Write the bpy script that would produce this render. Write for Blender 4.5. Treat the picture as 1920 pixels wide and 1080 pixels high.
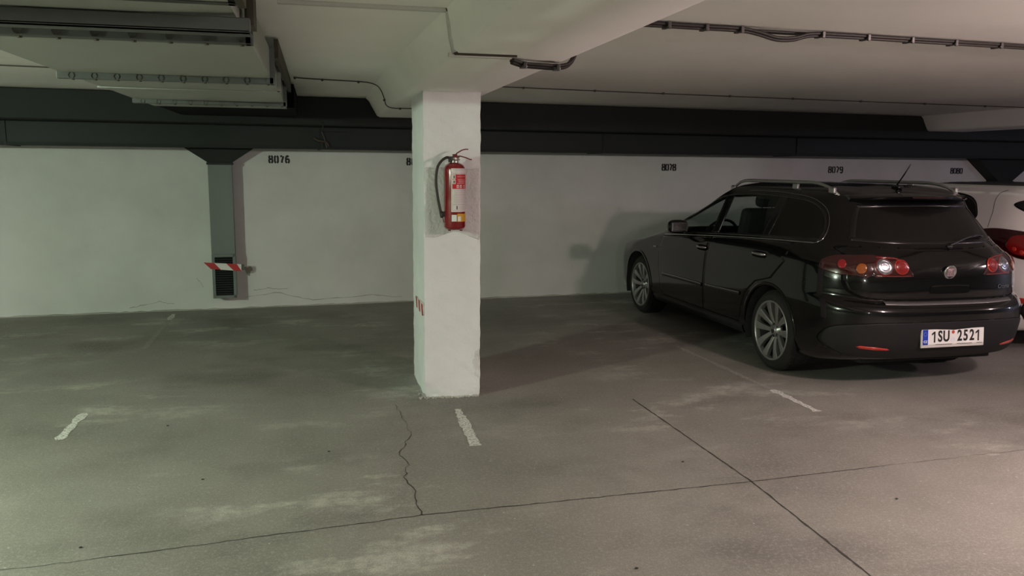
import bpy, bmesh, math, random
import numpy as np
from mathutils import Vector, Matrix
from mathutils.bvhtree import BVHTree
for o in list(bpy.data.objects): bpy.data.objects.remove(o)
SC = bpy.context.scene; COL = SC.collection
R = math.radians
# ---------------------------------------------------------------- camera
H = 1.612
F, PIT, ROL, YAW = 1545.6, 0.145687, 0.0083959, 0.2299888
fw = Vector((math.sin(YAW)*math.cos(PIT), math.cos(YAW)*math.cos(PIT), -math.sin(PIT)))
rt = Vector((math.cos(YAW), -math.sin(YAW), 0)); up = rt.cross(fw)
rt2 = rt*math.cos(ROL)+up*math.sin(ROL); up2 = -rt*math.sin(ROL)+up*math.cos(ROL)
cam = bpy.data.objects.new('camera', bpy.data.cameras.new('camera')); COL.objects.link(cam)
M = Matrix.Identity(4)
for i in range(3): M[i][0], M[i][1], M[i][2] = rt2[i], up2[i], -fw[i]
M.translation = (0, 0, H); cam.matrix_world = M
cam.data.sensor_width = 36; cam.data.lens = F/1920*36; cam.data.clip_start = .05; cam.data.clip_end = 100
SC.camera = cam
# ---------------------------------------------------------------- world, exposure
w = bpy.data.worlds.new('world'); SC.world = w; w.use_nodes = True
w.node_tree.nodes['Background'].inputs[0].default_value = (.02, .02, .02, 1)
w.node_tree.nodes['Background'].inputs[1].default_value = 0.2
vs = SC.view_settings; vs.view_transform = 'Standard'; vs.look = 'None'; vs.gamma = 1; vs.use_curve_mapping = False
vs.exposure = 3.1
# lamps of the garage, the last two added as unseen fill: (x, y, z, colour, strength)
LAMPS = [(-4.1, 2.65, 2.02, (.82, 1.0, .77), 195), (3.95, 2.1, 2.11, (1.0, .78, .75), 80),
         (8.7, 2.4, 2.11, (1.0, .78, .80), 45), (14.2, 2.6, 2.11, (.62, .66, 1.0), 50), (.2, -3.6, 2.11, (1.0, .94, .88), 45)]

# ---------------------------------------------------------------- helpers
def obj(name, bm, m, parent=None, smooth=False, loc=None):
    me = bpy.data.meshes.new(name); bm.normal_update(); bm.to_mesh(me); bm.free()
    o = bpy.data.objects.new(name, me); COL.objects.link(o)
    for mm in (m if isinstance(m, (list, tuple)) else [m]): me.materials.append(mm)
    if smooth:
        for p in me.polygons: p.use_smooth = True
    if parent: o.parent = parent
    if loc: o.location = loc
    return o
def sharp(o, ang=35):
    bm = bmesh.new(); bm.from_mesh(o.data)
    for f in bm.faces: f.smooth = True
    for e in bm.edges:
        if len(e.link_faces) == 2 and e.calc_face_angle(0) > R(ang): e.smooth = False
    bm.to_mesh(o.data); bm.free(); return o
def tag(o, label, cat, group=None, kind=None):
    if label: o['label'] = label
    if cat: o['category'] = cat
    if group: o['group'] = group
    if kind: o['kind'] = kind
    return o
def thing(name, label, cat, loc=(0, 0, 0), rz=0, group=None):
    o = bpy.data.objects.new(name, None); COL.objects.link(o)
    o.empty_display_size = .1
    o.location = loc; o.rotation_euler = (0, 0, rz); return tag(o, label, cat, group)
def struct(o): o['kind'] = 'structure'; return o
def NB(): return bmesh.new()
def bx(bm, c, s, M=None, bev=0):
    """box with centre c and full size s"""
    t = bmesh.new(); bmesh.ops.create_cube(t, size=1)
    for v in t.verts: v.co = Vector((v.co.x*s[0]+c[0], v.co.y*s[1]+c[1], v.co.z*s[2]+c[2]))
    if bev: bmesh.ops.bevel(t, geom=t.edges[:], offset=bev, segments=2, profile=.5, affect='EDGES')
    merge(bm, t, M)
def merge(bm, t, M=None):
    if M is not None: bmesh.ops.transform(t, matrix=M, verts=t.verts)
    me = bpy.data.meshes.new('t'); t.to_mesh(me); t.free(); bm.from_mesh(me); bpy.data.meshes.remove(me)
def tube(bm, pts, r, n=10, cap=True, closed=False):
    pts = [Vector(p) for p in pts]; rings = []
    rr = r if isinstance(r, (list, tuple)) else [r]*len(pts)
    prev = None
    for i, p in enumerate(pts):
        if closed: d = pts[(i+1) % len(pts)]-pts[i-1]
        else: d = pts[min(i+1, len(pts)-1)]-pts[max(i-1, 0)]
        d.normalize()
        a = prev if prev is not None else (Vector((0, 0, 1)) if abs(d.z) < .9 else Vector((1, 0, 0)))
        a = (a-d*a.dot(d)).normalized(); prev = a; b = d.cross(a)
        rings.append([bm.verts.new(p+a*rr[i]*math.cos(2*math.pi*k/n)+b*rr[i]*math.sin(2*math.pi*k/n)) for k in range(n)])
    m = len(rings)
    for i in range(m if closed else m-1):
        A, B = rings[i], rings[(i+1) % m]
        for k in range(n): bm.faces.new((A[k], A[(k+1) % n], B[(k+1) % n], B[k]))
    if cap and not closed: bm.faces.new(rings[0][::-1]); bm.faces.new(rings[-1])
def lathe(bm, prof, n=48, M=None, axis='z'):
    t = bmesh.new(); rings = []
    for r, z in prof:
        if r < 1e-6: rings.append([t.verts.new((0, 0, z))])
        else: rings.append([t.verts.new((r*math.cos(2*math.pi*k/n), r*math.sin(2*math.pi*k/n), z)) for k in range(n)])
    for A, B in zip(rings, rings[1:]):
        for k in range(n):
            if len(A) == 1 and len(B) == 1: continue
            if len(A) == 1: t.faces.new((A[0], B[(k+1) % n], B[k]))
            elif len(B) == 1: t.faces.new((A[k], A[(k+1) % n], B[0]))
            else: t.faces.new((A[k], A[(k+1) % n], B[(k+1) % n], B[k]))
    bmesh.ops.recalc_face_normals(t, faces=t.faces)
    merge(bm, t, M)
def prism(bm, poly, z0, z1, M=None):
    t = bmesh.new(); a = [t.verts.new((x, y, z0)) for x, y in poly]; b = [t.verts.new((x, y, z1)) for x, y in poly]
    n = len(poly); t.faces.new(a[::-1]); t.faces.new(b)
    for i in range(n): t.faces.new((a[i], a[(i+1) % n], b[(i+1) % n], b[i]))
    bmesh.ops.recalc_face_normals(t, faces=t.faces); merge(bm, t, M)
def catmull(P, n=8, closed=False):
    P = [np.array(p, float) for p in P]; out = []; N = len(P)
    rng = range(N) if closed else range(N-1)
    for i in rng:
        if closed: p0, p1, p2, p3 = P[i-1], P[i], P[(i+1) % N], P[(i+2) % N]
        else: p0, p1, p2, p3 = P[max(i-1, 0)], P[i], P[i+1], P[min(i+2, N-1)]
        for k in range(n):
            t = k/n
            out.append(.5*((2*p1)+(-p0+p2)*t+(2*p0-5*p1+4*p2-p3)*t*t+(-p0+3*p1-3*p2+p3)*t**3))
    if not closed: out.append(P[-1])
    return out

# ---------------------------------------------------------------- materials
class N:
    def __init__(s, name):
        s.m = bpy.data.materials.new(name); s.m.use_nodes = True; s.t = s.m.node_tree; s.b = s.t.nodes['Principled BSDF']
    def n(s, ty, **k):
        x = s.t.nodes.new(ty)
        for a, b in k.items():
            if a.startswith('_'): setattr(x, a[1:], b)
            else: x.inputs[a.replace('__', ' ')].default_value = b
        return x
    def l(s, a, b): s.t.links.new(a, b)
    def co(s):
        if not hasattr(s, 'tc'): s.tc = s.n('ShaderNodeTexCoord')
        return s.tc.outputs['Object']
    def noise(s, scale, detail=5, rough=.6, vec=None, stretch=None):
        x = s.n('ShaderNodeTexNoise'); x.inputs['Scale'].default_value = scale; x.inputs['Detail'].default_value = detail
        x.inputs['Roughness'].default_value = rough
        v = vec or s.co()
        if stretch:
            mp = s.n('ShaderNodeMapping'); mp.inputs['Scale'].default_value = stretch; s.l(v, mp.inputs[0]); v = mp.outputs[0]
        s.l(v, x.inputs['Vector']); return x.outputs['Fac']
    def ramp(s, fac, stops):
        r = s.n('ShaderNodeValToRGB'); e = r.color_ramp.elements
        while len(e) < len(stops): e.new(.5)
        for el, (p, c) in zip(e, stops): el.position = p; el.color = (c, c, c, 1) if isinstance(c, (int, float)) else (*c, 1)
        s.l(fac, r.inputs[0]); return r.outputs[0]
    def mix(s, fac, a, b):
        x = s.n('ShaderNodeMix', _data_type='RGBA')
        for i, v in ((0, fac), (6, a), (7, b)):
            if hasattr(v, 'links'): s.l(v, x.inputs[i])
            elif isinstance(v, (int, float)): x.inputs[i].default_value = v
            else: x.inputs[i].default_value = (*v, 1)
        return x.outputs[2]
    def bump(s, h, st, dist=.01, prev=None):
        b = s.n('ShaderNodeBump'); b.inputs['Strength'].default_value = st; b.inputs['Distance'].default_value = dist
        s.l(h, b.inputs['Height'])
        if prev: s.l(prev, b.inputs['Normal'])
        s.l(b.outputs[0], s.b.inputs['Normal']); return b.outputs[0]
def mat(name, col, rough=.5, metal=0, coat=0, var=.08, vs_=6, bump=0, bs=60, spec=.5, emit=None):
    n = N(name); b = n.b
    c0 = tuple(max(0, x*(1-var)) for x in col); c1 = tuple(min(1, x*(1+var)) for x in col)
    n.l(n.mix(n.noise(vs_, 4), c0, c1), b.inputs['Base Color'])
    b.inputs['Roughness'].default_value = rough; b.inputs['Metallic'].default_value = metal
    b.inputs['Coat Weight'].default_value = coat; b.inputs['Coat Roughness'].default_value = .04
    b.inputs['Specular IOR Level'].default_value = spec
    if bump: n.bump(n.noise(bs, 6), bump, .004)
    if emit: b.inputs['Emission Color'].default_value = (*emit[0], 1); b.inputs['Emission Strength'].default_value = emit[1]
    return n.m
def concrete_floor():
    n = N('floor_concrete'); b = n.b
    base = n.mix(n.ramp(n.noise(.9, 6, .62), [(.3, 0), (.72, 1)]), (.225, .212, .188), (.345, .328, .295))
    # worn pale scabs, drawn out along x
    a = n.noise(1.5, 9, .68, stretch=(.75, 1.6, 1)); reg = n.noise(.45, 3, .5)
    m1 = n.ramp(a, [(.53, 0), (.60, 1)]); m2 = n.ramp(reg, [(.44, 0), (.56, 1)])
    mm = n.n('ShaderNodeMath', _operation='MULTIPLY'); n.l(m1, mm.inputs[0]); n.l(m2, mm.inputs[1])
    fine = n.ramp(n.noise(14, 6, .7), [(.36, .15), (.6, 1)])
    m3 = n.n('ShaderNodeMath', _operation='MULTIPLY'); n.l(mm.outputs[0], m3.inputs[0]); n.l(fine, m3.inputs[1])
    m4 = n.n('ShaderNodeMath', _operation='MULTIPLY'); n.l(m3.outputs[0], m4.inputs[0]); m4.inputs[1].default_value = .75
    c = n.mix(m4.outputs[0], base, (.60, .58, .52))
    # darker oily patches
    c = n.mix(n.ramp(n.noise(.75, 5, .6, stretch=(1, 1.4, 1.3)), [(.52, 0), (.68, .6)]), c, (.12, .113, .102))
    # grains and small pale chips
    v = n.n('ShaderNodeTexVoronoi'); v.inputs['Scale'].default_value = 9; n.l(n.co(), v.inputs['Vector'])
    c = n.mix(n.ramp(v.outputs['Distance'], [(.03, .85), (.055, 0)]), c, (.62, .60, .55))
    c = n.mix(n.ramp(n.noise(150, 3, .7), [(.38, .45), (.6, 0)]), c, (.10, .095, .085))
    c = n.mix(n.ramp(n.noise(55, 6, .75), [(.50, 0), (.68, .42)]), c, (.50, .48, .43))
    n.l(c, b.inputs['Base Color'])
    n.l(n.ramp(n.noise(2, 5), [(.3, .62), (.7, .82)]), b.inputs['Roughness'])
    p = n.bump(n.noise(90, 6, .75), .45, .005); n.bump(a, .3, .01, p)
    return n.m
def plaster(name, lo, hi, grime=(.30, .29, .26), gs=.5, bump=.35, sc=7):
    n = N(name)
    c = n.mix(n.ramp(n.noise(1.3, 5), [(.3, 0), (.7, 1)]), lo, hi)
    c = n.mix(n.ramp(n.noise(3.1, 8, .7), [(.62, 0), (.8, gs)]), c, grime)
    n.l(c, n.b.inputs['Base Color']); n.b.inputs['Roughness'].default_value = .85
    p = n.bump(n.noise(sc, 7, .65), bump, .02); n.bump(n.noise(90, 4, .7), bump*.5, .003, p)
    return n.m
def glass(name, tint, rough=.02, mixf=.0):
    n = N(name); t = n.t
    tr = n.n('ShaderNodeBsdfTransparent'); tr.inputs[0].default_value = (*tint, 1)
    gl = n.n('ShaderNodeBsdfGlossy'); gl.inputs['Roughness'].default_value = rough; gl.inputs[0].default_value = (.9, .9, .9, 1)
    lw = n.n('ShaderNodeLayerWeight'); lw.inputs['Blend'].default_value = .5
    p5 = n.n('ShaderNodeMath', _operation='POWER'); n.l(lw.outputs['Facing'], p5.inputs[0]); p5.inputs[1].default_value = 4.5
    fr = n.n('ShaderNodeMath', _operation='MULTIPLY_ADD'); n.l(p5.outputs[0], fr.inputs[0]); fr.inputs[1].default_value = .8; fr.inputs[2].default_value = .045
    mx = n.n('ShaderNodeMixShader'); n.l(fr.outputs[0], mx.inputs[0]); n.l(tr.outputs[0], mx.inputs[1]); n.l(gl.outputs[0], mx.inputs[2])
    n.l(mx.outputs[0], t.nodes['Material Output'].inputs[0]); return n.m
def worn_paint(name, col, lo=.42, hi=.55):
    n = N(name); n.l(n.mix(n.noise(20, 4), tuple(x*.85 for x in col), col), n.b.inputs['Base Color'])
    n.b.inputs['Roughness'].default_value = .75
    f = n.ramp(n.noise(70, 6, .8), [(lo, 0), (hi, 1)])
    n.l(f, n.b.inputs['Alpha']); return n.m
def stripes(name, ca, cb, ang, freq, off=0):
    """diagonal red/white stripes in object space x/z"""
    n = N(name); sp = n.n('ShaderNodeSeparateXYZ'); n.l(n.co(), sp.inputs[0])
    def mth(op, a, b_=None):
        x = n.n('ShaderNodeMath', _operation=op)
        for i, v in ((0, a), (1, b_)):
            if v is None: continue
            if hasattr(v, 'links'): n.l(v, x.inputs[i])
            else: x.inputs[i].default_value = v
        return x.outputs[0]
    s = mth('ADD', mth('ADD', mth('MULTIPLY', sp.outputs[0], freq), mth('MULTIPLY', sp.outputs[2], freq*ang)), off)
    fr = mth('FRACT', s)
    n.l(n.mix(mth('GREATER_THAN', fr, .5), ca, cb), n.b.inputs['Base Color']); n.b.inputs['Roughness'].default_value = .45
    return n.m
MF = concrete_floor()
MW = plaster('wall_paint', (.56, .56, .54), (.66, .66, .64), (.42, .42, .39), .35, .18, 5)
MC = plaster('ceiling_paint', (.84, .81, .78), (.90, .87, .84), (.62, .60, .56), .3, .12, 3)
MP = plaster('pillar_paint', (.70, .70, .71), (.82, .82, .83), (.45, .43, .40), .35, .5, 16)
MPR = plaster('rough_plaster', (.60, .59, .58), (.76, .75, .74), (.28, .27, .25), .6, .9, 22)
MCH = plaster('bare_concrete', (.34, .33, .29), (.60, .58, .53), (.16, .15, .14), .7, 1.0, 40)
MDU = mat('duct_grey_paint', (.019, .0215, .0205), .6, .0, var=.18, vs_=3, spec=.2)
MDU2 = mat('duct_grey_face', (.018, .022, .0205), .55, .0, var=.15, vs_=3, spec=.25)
MDUC = mat('duct_column_grey', (.145, .170, .160), .5, .0, var=.10, vs_=3)
MDW = mat('duct_panel_white', (.34, .35, .32), .5, .1, var=.06, vs_=2)
MFL = mat('flange_grey', (.10, .105, .10), .45, .4, var=.15)
MRU = mat('brown_bracket', (.075, .062, .045), .7, .3, var=.4, vs_=30)
MCAB = mat('cable_black', (.022, .017, .015), .55, var=.3, vs_=30)
MWIRE = mat('wire_brown', (.06, .045, .035), .6, var=.2)
MCLIP = mat('clip_metal', (.10, .09, .085), .4, .6)
MTR = mat('trunking_white', (.55, .54, .50), .5)
MINK = mat('stencil_black', (.018, .018, .02), .7, var=.3, vs_=60)
MCRK = mat('crack_dark', (.045, .040, .036), .95, var=.5, vs_=25)
MCRKL = mat('wall_crack', (.34, .33, .31), .95, var=.4, vs_=25)
MLINE = worn_paint('line_paint_worn', (.80, .79, .75), .36, .52)
MLINF = worn_paint('line_paint_faded', (.58, .56, .52), .38, .66)
MBLK = mat('car_paint_black', (.0035, .0034, .0034), .14, .0, coat=.75, var=.1, spec=.15)
MBLKP = mat('bumper_plastic', (.013, .013, .0135), .55, var=.15, spec=.3, vs_=40)
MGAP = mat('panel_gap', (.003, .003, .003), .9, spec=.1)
MCHR = mat('chrome', (.55, .55, .54), .16, 1)
MCHRD = mat('dark_chrome', (.22, .22, .22), .22, 1)
MLEDGE = mat('ledge_trim', (.16, .155, .155), .38, .6)
MRAIL = mat('rail_aluminium', (.42, .41, .40), .35, .85)
MRIM = mat('alloy_silver', (.38, .38, .37), .32, .75)
MRIMD = mat('alloy_barrel', (.05, .05, .05), .5, .5)
MTY = mat('tyre_rubber', (.014, .013, .013), .8, var=.3, bump=.4, bs=80)
MTRIM = mat('gloss_black_trim', (.006, .006, .007), .25, coat=.4)
MINT = mat('interior_dark', (.012, .012, .012), .9)
MSEAT = mat('seat_cloth', (.022, .022, .023), .95, var=.3, vs_=50)
MGL = glass('window_glass', (.80, .86, .83)); MGLD = mat('privacy_glass', (.007, .0065, .006), .25, coat=.0, var=.05, spec=.4)
MRED = mat('lens_red', (.22, .005, .006), .12, coat=1, var=.25, vs_=40)
MREDD = mat('lens_dark_red', (.028, .0015, .002), .12, coat=1, var=.3, vs_=40)
MCLR = mat('lamp_reflector', (.30, .30, .33), .18, .85, coat=1, var=.3, vs_=60)
MAMB = mat('lens_amber', (.25, .06, .004), .15, coat=1, var=.2, vs_=40)
MREFL = mat('reflector_orange_red', (.45, .025, .01), .3, coat=1, var=.3, vs_=80)
MPLW = mat('plate_white', (.80, .79, .77), .35, var=.03)
MPLB = mat('plate_blue', (.012, .045, .42), .35)
MPLF = mat('plate_frame', (.55, .53, .50), .4)
MPTX = mat('plate_text', (.01, .01, .012), .5)
MSTK1 = mat('plate_sticker_red', (.50, .08, .06), .5)
MSTK2 = mat('plate_sticker_white', (.70, .72, .76), .5)
MBADGE = mat('badge_face', (.50, .34, .38), .3, .6)
MWCAR = mat('car_paint_white', (.80, .77, .76), .28, coat=.7, var=.02)
MEXR = mat('extinguisher_red', (.20, .005, .008), .25, coat=.8, var=.06)
MLEV = mat('lever_red', (.13, .005, .008), .35, coat=.3)
MBRS = mat('valve_metal', (.32, .30, .27), .3, .9)
MLAB = mat('label_white', (.66, .62, .60), .5, var=.05, vs_=90)
MLABR = mat('label_red', (.50, .012, .02), .5)
MLABK = mat('label_ink', (.12, .08, .08), .6)
MYEL = mat('sticker_yellow', (.62, .33, .02), .5)
MWHT = mat('sticker_white', (.68, .72, .69), .5)
MHRED = mat('tape_red', (.45, .018, .02), .45)
MHWHT = mat('tape_white', (.68, .67, .65), .45)

# ---------------------------------------------------------------- setting: shell
ZC = 2.30
W0 = Vector((-3.29, 9.52, 0)); W1 = Vector((3.92, 10.02, 0)); wd = (W1-W0).normalized(); wn = Vector((wd.y, -wd.x, 0))
WA = math.atan2(wd.y, wd.x)
def wp(s, off, z): return W0+wd*s+wn*off+Vector((0, 0, z))
WM = Matrix.Translation(W0) @ Matrix.Rotation(WA, 4, 'Z')          # wall frame: x along the wall, -y towards the room
def WB(bm, s0, s1, o0, o1, z0, z1, bev=0): bx(bm, ((s0+s1)/2, -(o0+o1)/2, (z0+z1)/2), (s1-s0, o1-o0, z1-z0), WM, bev)
XL, XR, YF = -12.0, 17.0, -8.0
bm = NB(); bx(bm, (2.5, 1.5, -.1), (31, 21, .2)); struct(obj('floor', bm, MF))
bm = NB(); bx(bm, (2.5, 1.5, ZC+.1), (31, 21, .2)); struct(obj('ceiling', bm, MC))
bm = NB(); WB(bm, -9.5, 22, -.2, 0, 0, ZC); struct(obj('wall_back', bm, MW))
bm = NB(); bx(bm, (XL-.1, 1, ZC/2), (.2, 18, ZC)); struct(obj('wall_left', bm, MW))
bm = NB(); bx(bm, (XR+.1, 1, ZC/2), (.2, 20, ZC)); struct(obj('wall_right', bm, MW))
bm = NB(); bx(bm, (2.5, YF-.1, ZC/2), (31, .2, ZC)); struct(obj('wall_front', bm, MW))

# ragged floor-to-wall edge: low render skirting with an uneven top
random.seed(4)
bm = NB(); s = -4.0; pv = None
while s < 13:
    h = .004+.010*random.random(); d = .008+.020*random.random()
    q = [bm.verts.new(wp(s, 0, 0)), bm.verts.new(wp(s, d, 0)), bm.verts.new(wp(s, d*.6, h)), bm.verts.new(wp(s, 0, h*1.3))]
    if pv:
        for k in range(4): bm.faces.new((pv[k], q[k], q[(k+1) % 4], pv[(k+1) % 4]))
    pv = q; s += .05+.1*random.random()
struct(obj('baseboard_back', bm, MCH))

# beams: flared on the left side, running from the wall duct towards the camera and beyond
def beam(name, x0):
    bm = NB(); S = []
    for y, w_ in ((-7.9, 0), (3.3, 0), (4.3, .35), (5.2, .8), (6.2, 1), (8.78+.07*(x0-.6), 1)):   # the flank widens into a haunch near the pillar
        prof = [(x0-.03-.10*w_, ZC+.02), (x0-.018-.055*w_, ZC-.03), (x0-.01-.015*w_, 2.18), (x0-.002+.008*w_, 2.125), (x0+.015+.02*w_, 2.11), (x0+.54, 2.11), (x0+.555, 2.125), (x0+.56, ZC+.02)]
        S.append([bm.verts.new((x, y, z)) for x, z in prof])
    n = len(S[0])
    for A, B in zip(S, S[1:]):
        for i in range(n): bm.faces.new((A[i], A[(i+1) % n], B[(i+1) % n], B[i]))
    A, B = S[0], S[-1]
    bm.faces.new(A); bm.faces.new(B[::-1]); bmesh.ops.recalc_face_normals(bm, faces=bm.faces)
    return sharp(struct(obj(name, bm, MC)), 50)
beam('trim_1', .60); beam('trim_2', 7.62); beam('trim_3', -6.9)

# pillar: slightly irregular plastered column with chipped foot
def pillar(x0, x1, y0, y1, z1, name, label):
    root = thing(name, label, 'pillar', ((x0+x1)/2, (y0+y1)/2, 0))
    cx, cy = (x0+x1)/2, (y0+y1)/2; hx, hy = (x1-x0)/2, (y1-y0)/2
    bm = NB(); nz, ns = 130, 16; rr = random.Random(7); rings = []
    def nz_(k, z): return .0022*math.sin(z*23+k*1.7)+.0016*math.sin(z*61+k*2.9)+.0010*rr.uniform(-1, 1)
    for iz in range(nz+1):
        z = z1*iz/nz; ring = []
        per = []
        for i in range(ns): per.append((-hx+2*hx*i/ns, -hy, 0))
        for i in range(ns): per.append((hx, -hy+2*hy*i/ns, 1))
        for i in range(ns): per.append((hx-2*hx*i/ns, hy, 2))
        for i in range(ns): per.append((-hx, hy-2*hy*i/ns, 3))
        for k, (x, y, f) in enumerate(per):
            e = nz_(k*.37, z); cut = 0
            d = math.hypot(x, y)
            if z < .12: # broken foot, mainly the front left corner
                lc = max(0, 1-math.hypot(x+hx, y+hy)/.14)*(1-z/.12)
                fr = (1 if y < -hy+.001 else .3)*max(0, 1-z/.035)*.9
                cut = .035*lc*(.6+.8*rr.random())+.010*fr*rr.random()
            ax = x/d; ay = y/d
            ring.append(bm.verts.new((x+ax*(e-cut), y+ay*(e-cut), z)))
        rings.append(ring)
    n = len(rings[0])
    for a, b in zip(rings, rings[1:]):
        for k in range(n): bm.faces.new((a[k], a[(k+1) % n], b[(k+1) % n], b[k]))
    bm.faces.new(rings[-1]); bm.faces.new(rings[0][::-1])
    bmesh.ops.recalc_face_normals(bm, faces=bm.faces)
    body = obj('shaft', bm, MP, root, True); sharp(body, 40)
    return root, cx, cy, hx, hy
PR, pcx, pcy, phx, phy = pillar(.692, 1.082, 5.60, 6.28, 2.12, 'pillar', 'square white plastered pillar with the red fire extinguisher hanging on it')
# crumbled mortar at the foot
bm = NB(); rr = random.Random(3)
def crumb(x, y, s):
    t = bmesh.new(); bmesh.ops.create_icosphere(t, subdivisions=1, radius=s)
    for v in t.verts: v.co *= rr.uniform(.6, 1.25)
    for v in t.verts: v.co.z *= .55
    merge(bm, t, Matrix.Translation((x, y, s*.25)) @ Matrix.Rotation(rr.uniform(0, 6), 4, 'Z'))
for i in range(70): crumb(rr.uniform(-phx+.02, phx-.01), -phy-rr.uniform(-.008, .022), rr.uniform(.006, .016))
for i in range(40): crumb(-phx+rr.uniform(-.035, .03), -phy+rr.uniform(-.02, .22), rr.uniform(.006, .018))
obj('crumbled_foot', bm, MCH, PR)
# rough replastered patch behind the extinguisher, part of the pillar
def jag_patch(pts, th, y, par, name, m, amp=.004):
    """irregular thin slab on the pillar's front face; pts in x,z world"""
    P = []
    for i in range(len(pts)):
        a, b = np.array(pts[i]), np.array(pts[(i+1) % len(pts)]); k = max(2, int(np.linalg.norm(b-a)/.015))
        for j in range(k): P.append(a+(b-a)*j/k+np.array([rr.uniform(-amp, amp), rr.uniform(-amp, amp)]))
    c = np.mean(P, axis=0); bm = NB(); rings = []
    for sc, yy in ((1, 0), (.985, th), (.85, th*1.2), (.65, th), (.4, th*1.2), (.15, th)):
        rings.append([bm.verts.new((c[0]+(p[0]-c[0])*sc-pcx, y-yy-(rr.uniform(0, .0015) if 0 < sc < .98 else 0)-pcy, c[1]+(p[1]-c[1])*sc)) for p in P])
    n = len(P)
    for a, b in zip(rings, rings[1:]):
        for k in range(n): bm.faces.new((a[k], a[(k+1) % n], b[(k+1) % n], b[k]))
    bm.faces.new(rings[-1]); bmesh.ops.recalc_face_normals(bm, faces=bm.faces)
    return obj(name, bm, m, par)
o = jag_patch([(.70, 1.60), (.80, 1.605), (.93, 1.60), (1.072, 1.60), (1.072, 1.11), (.99, 1.145), (.905, 1.175), (.84, 1.155), (.775, 1.135), (.70, 1.13)], .006, 5.599, PR, 'rough_plaster_patch', MPR)
o['label'] = 'rougher greyish plaster patch behind the extinguisher'
o = jag_patch([(1.045, .32), (1.076, .34), (1.076, .13), (1.05, .15), (1.03, .24)], .002, 5.600, PR, 'worn_patch', MPR)
o['label'] = 'scuffed grey patch near the foot'
# striped sticker on the pillar's left face
bm = NB(); A = [(-.34, .675), (-.34+.10, .675), (-.34+.10, .585)]
def quadx(bm, x, pts, th=.003):
    a = [bm.verts.new((x-th, y, z)) for y, z in pts]; b = [bm.verts.new((x, y, z)) for y, z in pts]; n = len(pts)
    bm.faces.new(a); bm.faces.new(b[::-1])
    for i in range(n): bm.faces.new((a[i], a[(i+1) % n], b[(i+1) % n], b[i]))
xs = -phx-.003
y0, y1 = -phy-.0, -phy+.50
MT1 = [(y1, .565+.085), (y1-.04, .565+.0), (y0+.0, .585), (y0+.0, .665), (y1, .655)]
quadx(bm, xs, [(y0+.005, .595), (y0+.005, .675), (y1, .655), (y1-.06, .575)])
bmesh.ops.recalc_face_normals(bm, faces=bm.faces); o = obj('hazard_strip', bm, MHWHT, PR); o['label'] = 'red and white striped tape on the left face'
bm = NB()
for k in range(3):
    ya = y1-.02-.17*k; quadx(bm, xs-.003, [(ya, .655-.0), (ya-.085, .660), (ya-.10, .582), (ya-.045, .578)], .001)
bmesh.ops.recalc_face_normals(bm, faces=bm.faces); s_ = obj('red_stripe', bm, MHRED, o)

# ---------------------------------------------------------------- floor joints and cracks
def ribbon(bm, pts, wdt, z=.0012, jit=0, rnd=random.Random(1), th=.0012):
    P = []
    for a, b in zip(pts, pts[1:]):
        a, b = Vector(a), Vector(b); k = max(1, int((b-a).length/.04))
        for j in range(k): P.append(a.lerp(b, j/k)+Vector((rnd.uniform(-jit, jit), rnd.uniform(-jit, jit))))
    P.append(Vector(pts[-1])); pv = None
    for i, p in enumerate(P):
        d = (P[min(i+1, len(P)-1)]-P[max(i-1, 0)]).normalized(); n = Vector((-d.y, d.x))
        w_ = wdt*rnd.uniform(.45, 1.2) if jit else wdt
        q = [bm.verts.new((p.x+n.x*w_/2, p.y+n.y*w_/2, z)), bm.verts.new((p.x-n.x*w_/2, p.y-n.y*w_/2, z))]
        if pv: bm.faces.new((pv[0], pv[1], q[1], q[0]))
        pv = q
    bmesh.ops.recalc_face_normals(bm, faces=bm.faces)
    for f in bm.faces:
        if f.normal.z < 0: f.normal_flip()
def groove(name, pts, wdt, jit, m=None):
    bm = NB(); ribbon(bm, pts, wdt, .0012, jit, random.Random(5)); return struct(obj(name, bm, m or MCRK))
groove('trim_4', [(2.10, 1.0), (2.12, 2.7), (2.16, 3.71), (2.12, 5.29)], .011, .0022)
groove('trim_5', [(-.95, 3.50), (.43, 3.65), (2.16, 3.71), (3.0, 3.77)], .008, .004)
groove('trim_6', [(3.0, 3.77), (4.6, 3.87)], .003, .006)
groove('trim_7', [(.51, 4.83), (.41, 4.53), (.44, 4.32), (.40, 4.14), (.43, 3.95), (.43, 3.65)], .006, .010)
groove('trim_8', [(-3.0, 3.33), (-.95, 3.50)], .003, .006)
groove('trim_9', [(.47, 5.5), (.50, 5.1), (.51, 4.83)], .003, .008)
# hairline cracks in the wall paint
def wall_crack(name, pts):
    bm = NB(); pv = None; rnd = random.Random(len(pts)); P = []
    for (a, b), (c, d) in zip(pts, pts[1:]):
        for j in range(8): P.append((a+(c-a)*j/8+rnd.uniform(-.006, .006), b+(d-b)*j/8+rnd.uniform(-.006, .006)))
    for s, z in P:
        w_ = .004*rnd.uniform(.4, 1.3); q = [bm.verts.new(wp(s, .0015, z+w_)), bm.verts.new(wp(s, .0015, z-w_))]
        if pv: bm.faces.new((pv[0], pv[1], q[1], q[0]))
        pv = q
    struct(obj(name, bm, MCRKL))
wall_crack('trim_10', [(1.25, .05), (1.55, .11), (1.72, .07)])
wall_crack('trim_11', [(2.45, .12), (2.8, .17), (3.2, .06), (3.9, .10), (4.3, .05)])
wall_crack('trim_12', [(2.55, .20), (2.7, .22), (2.95, .20)])
wall_crack('trim_13', [(1.95, .36), (1.99, .30), (2.02, .24)])

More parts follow.
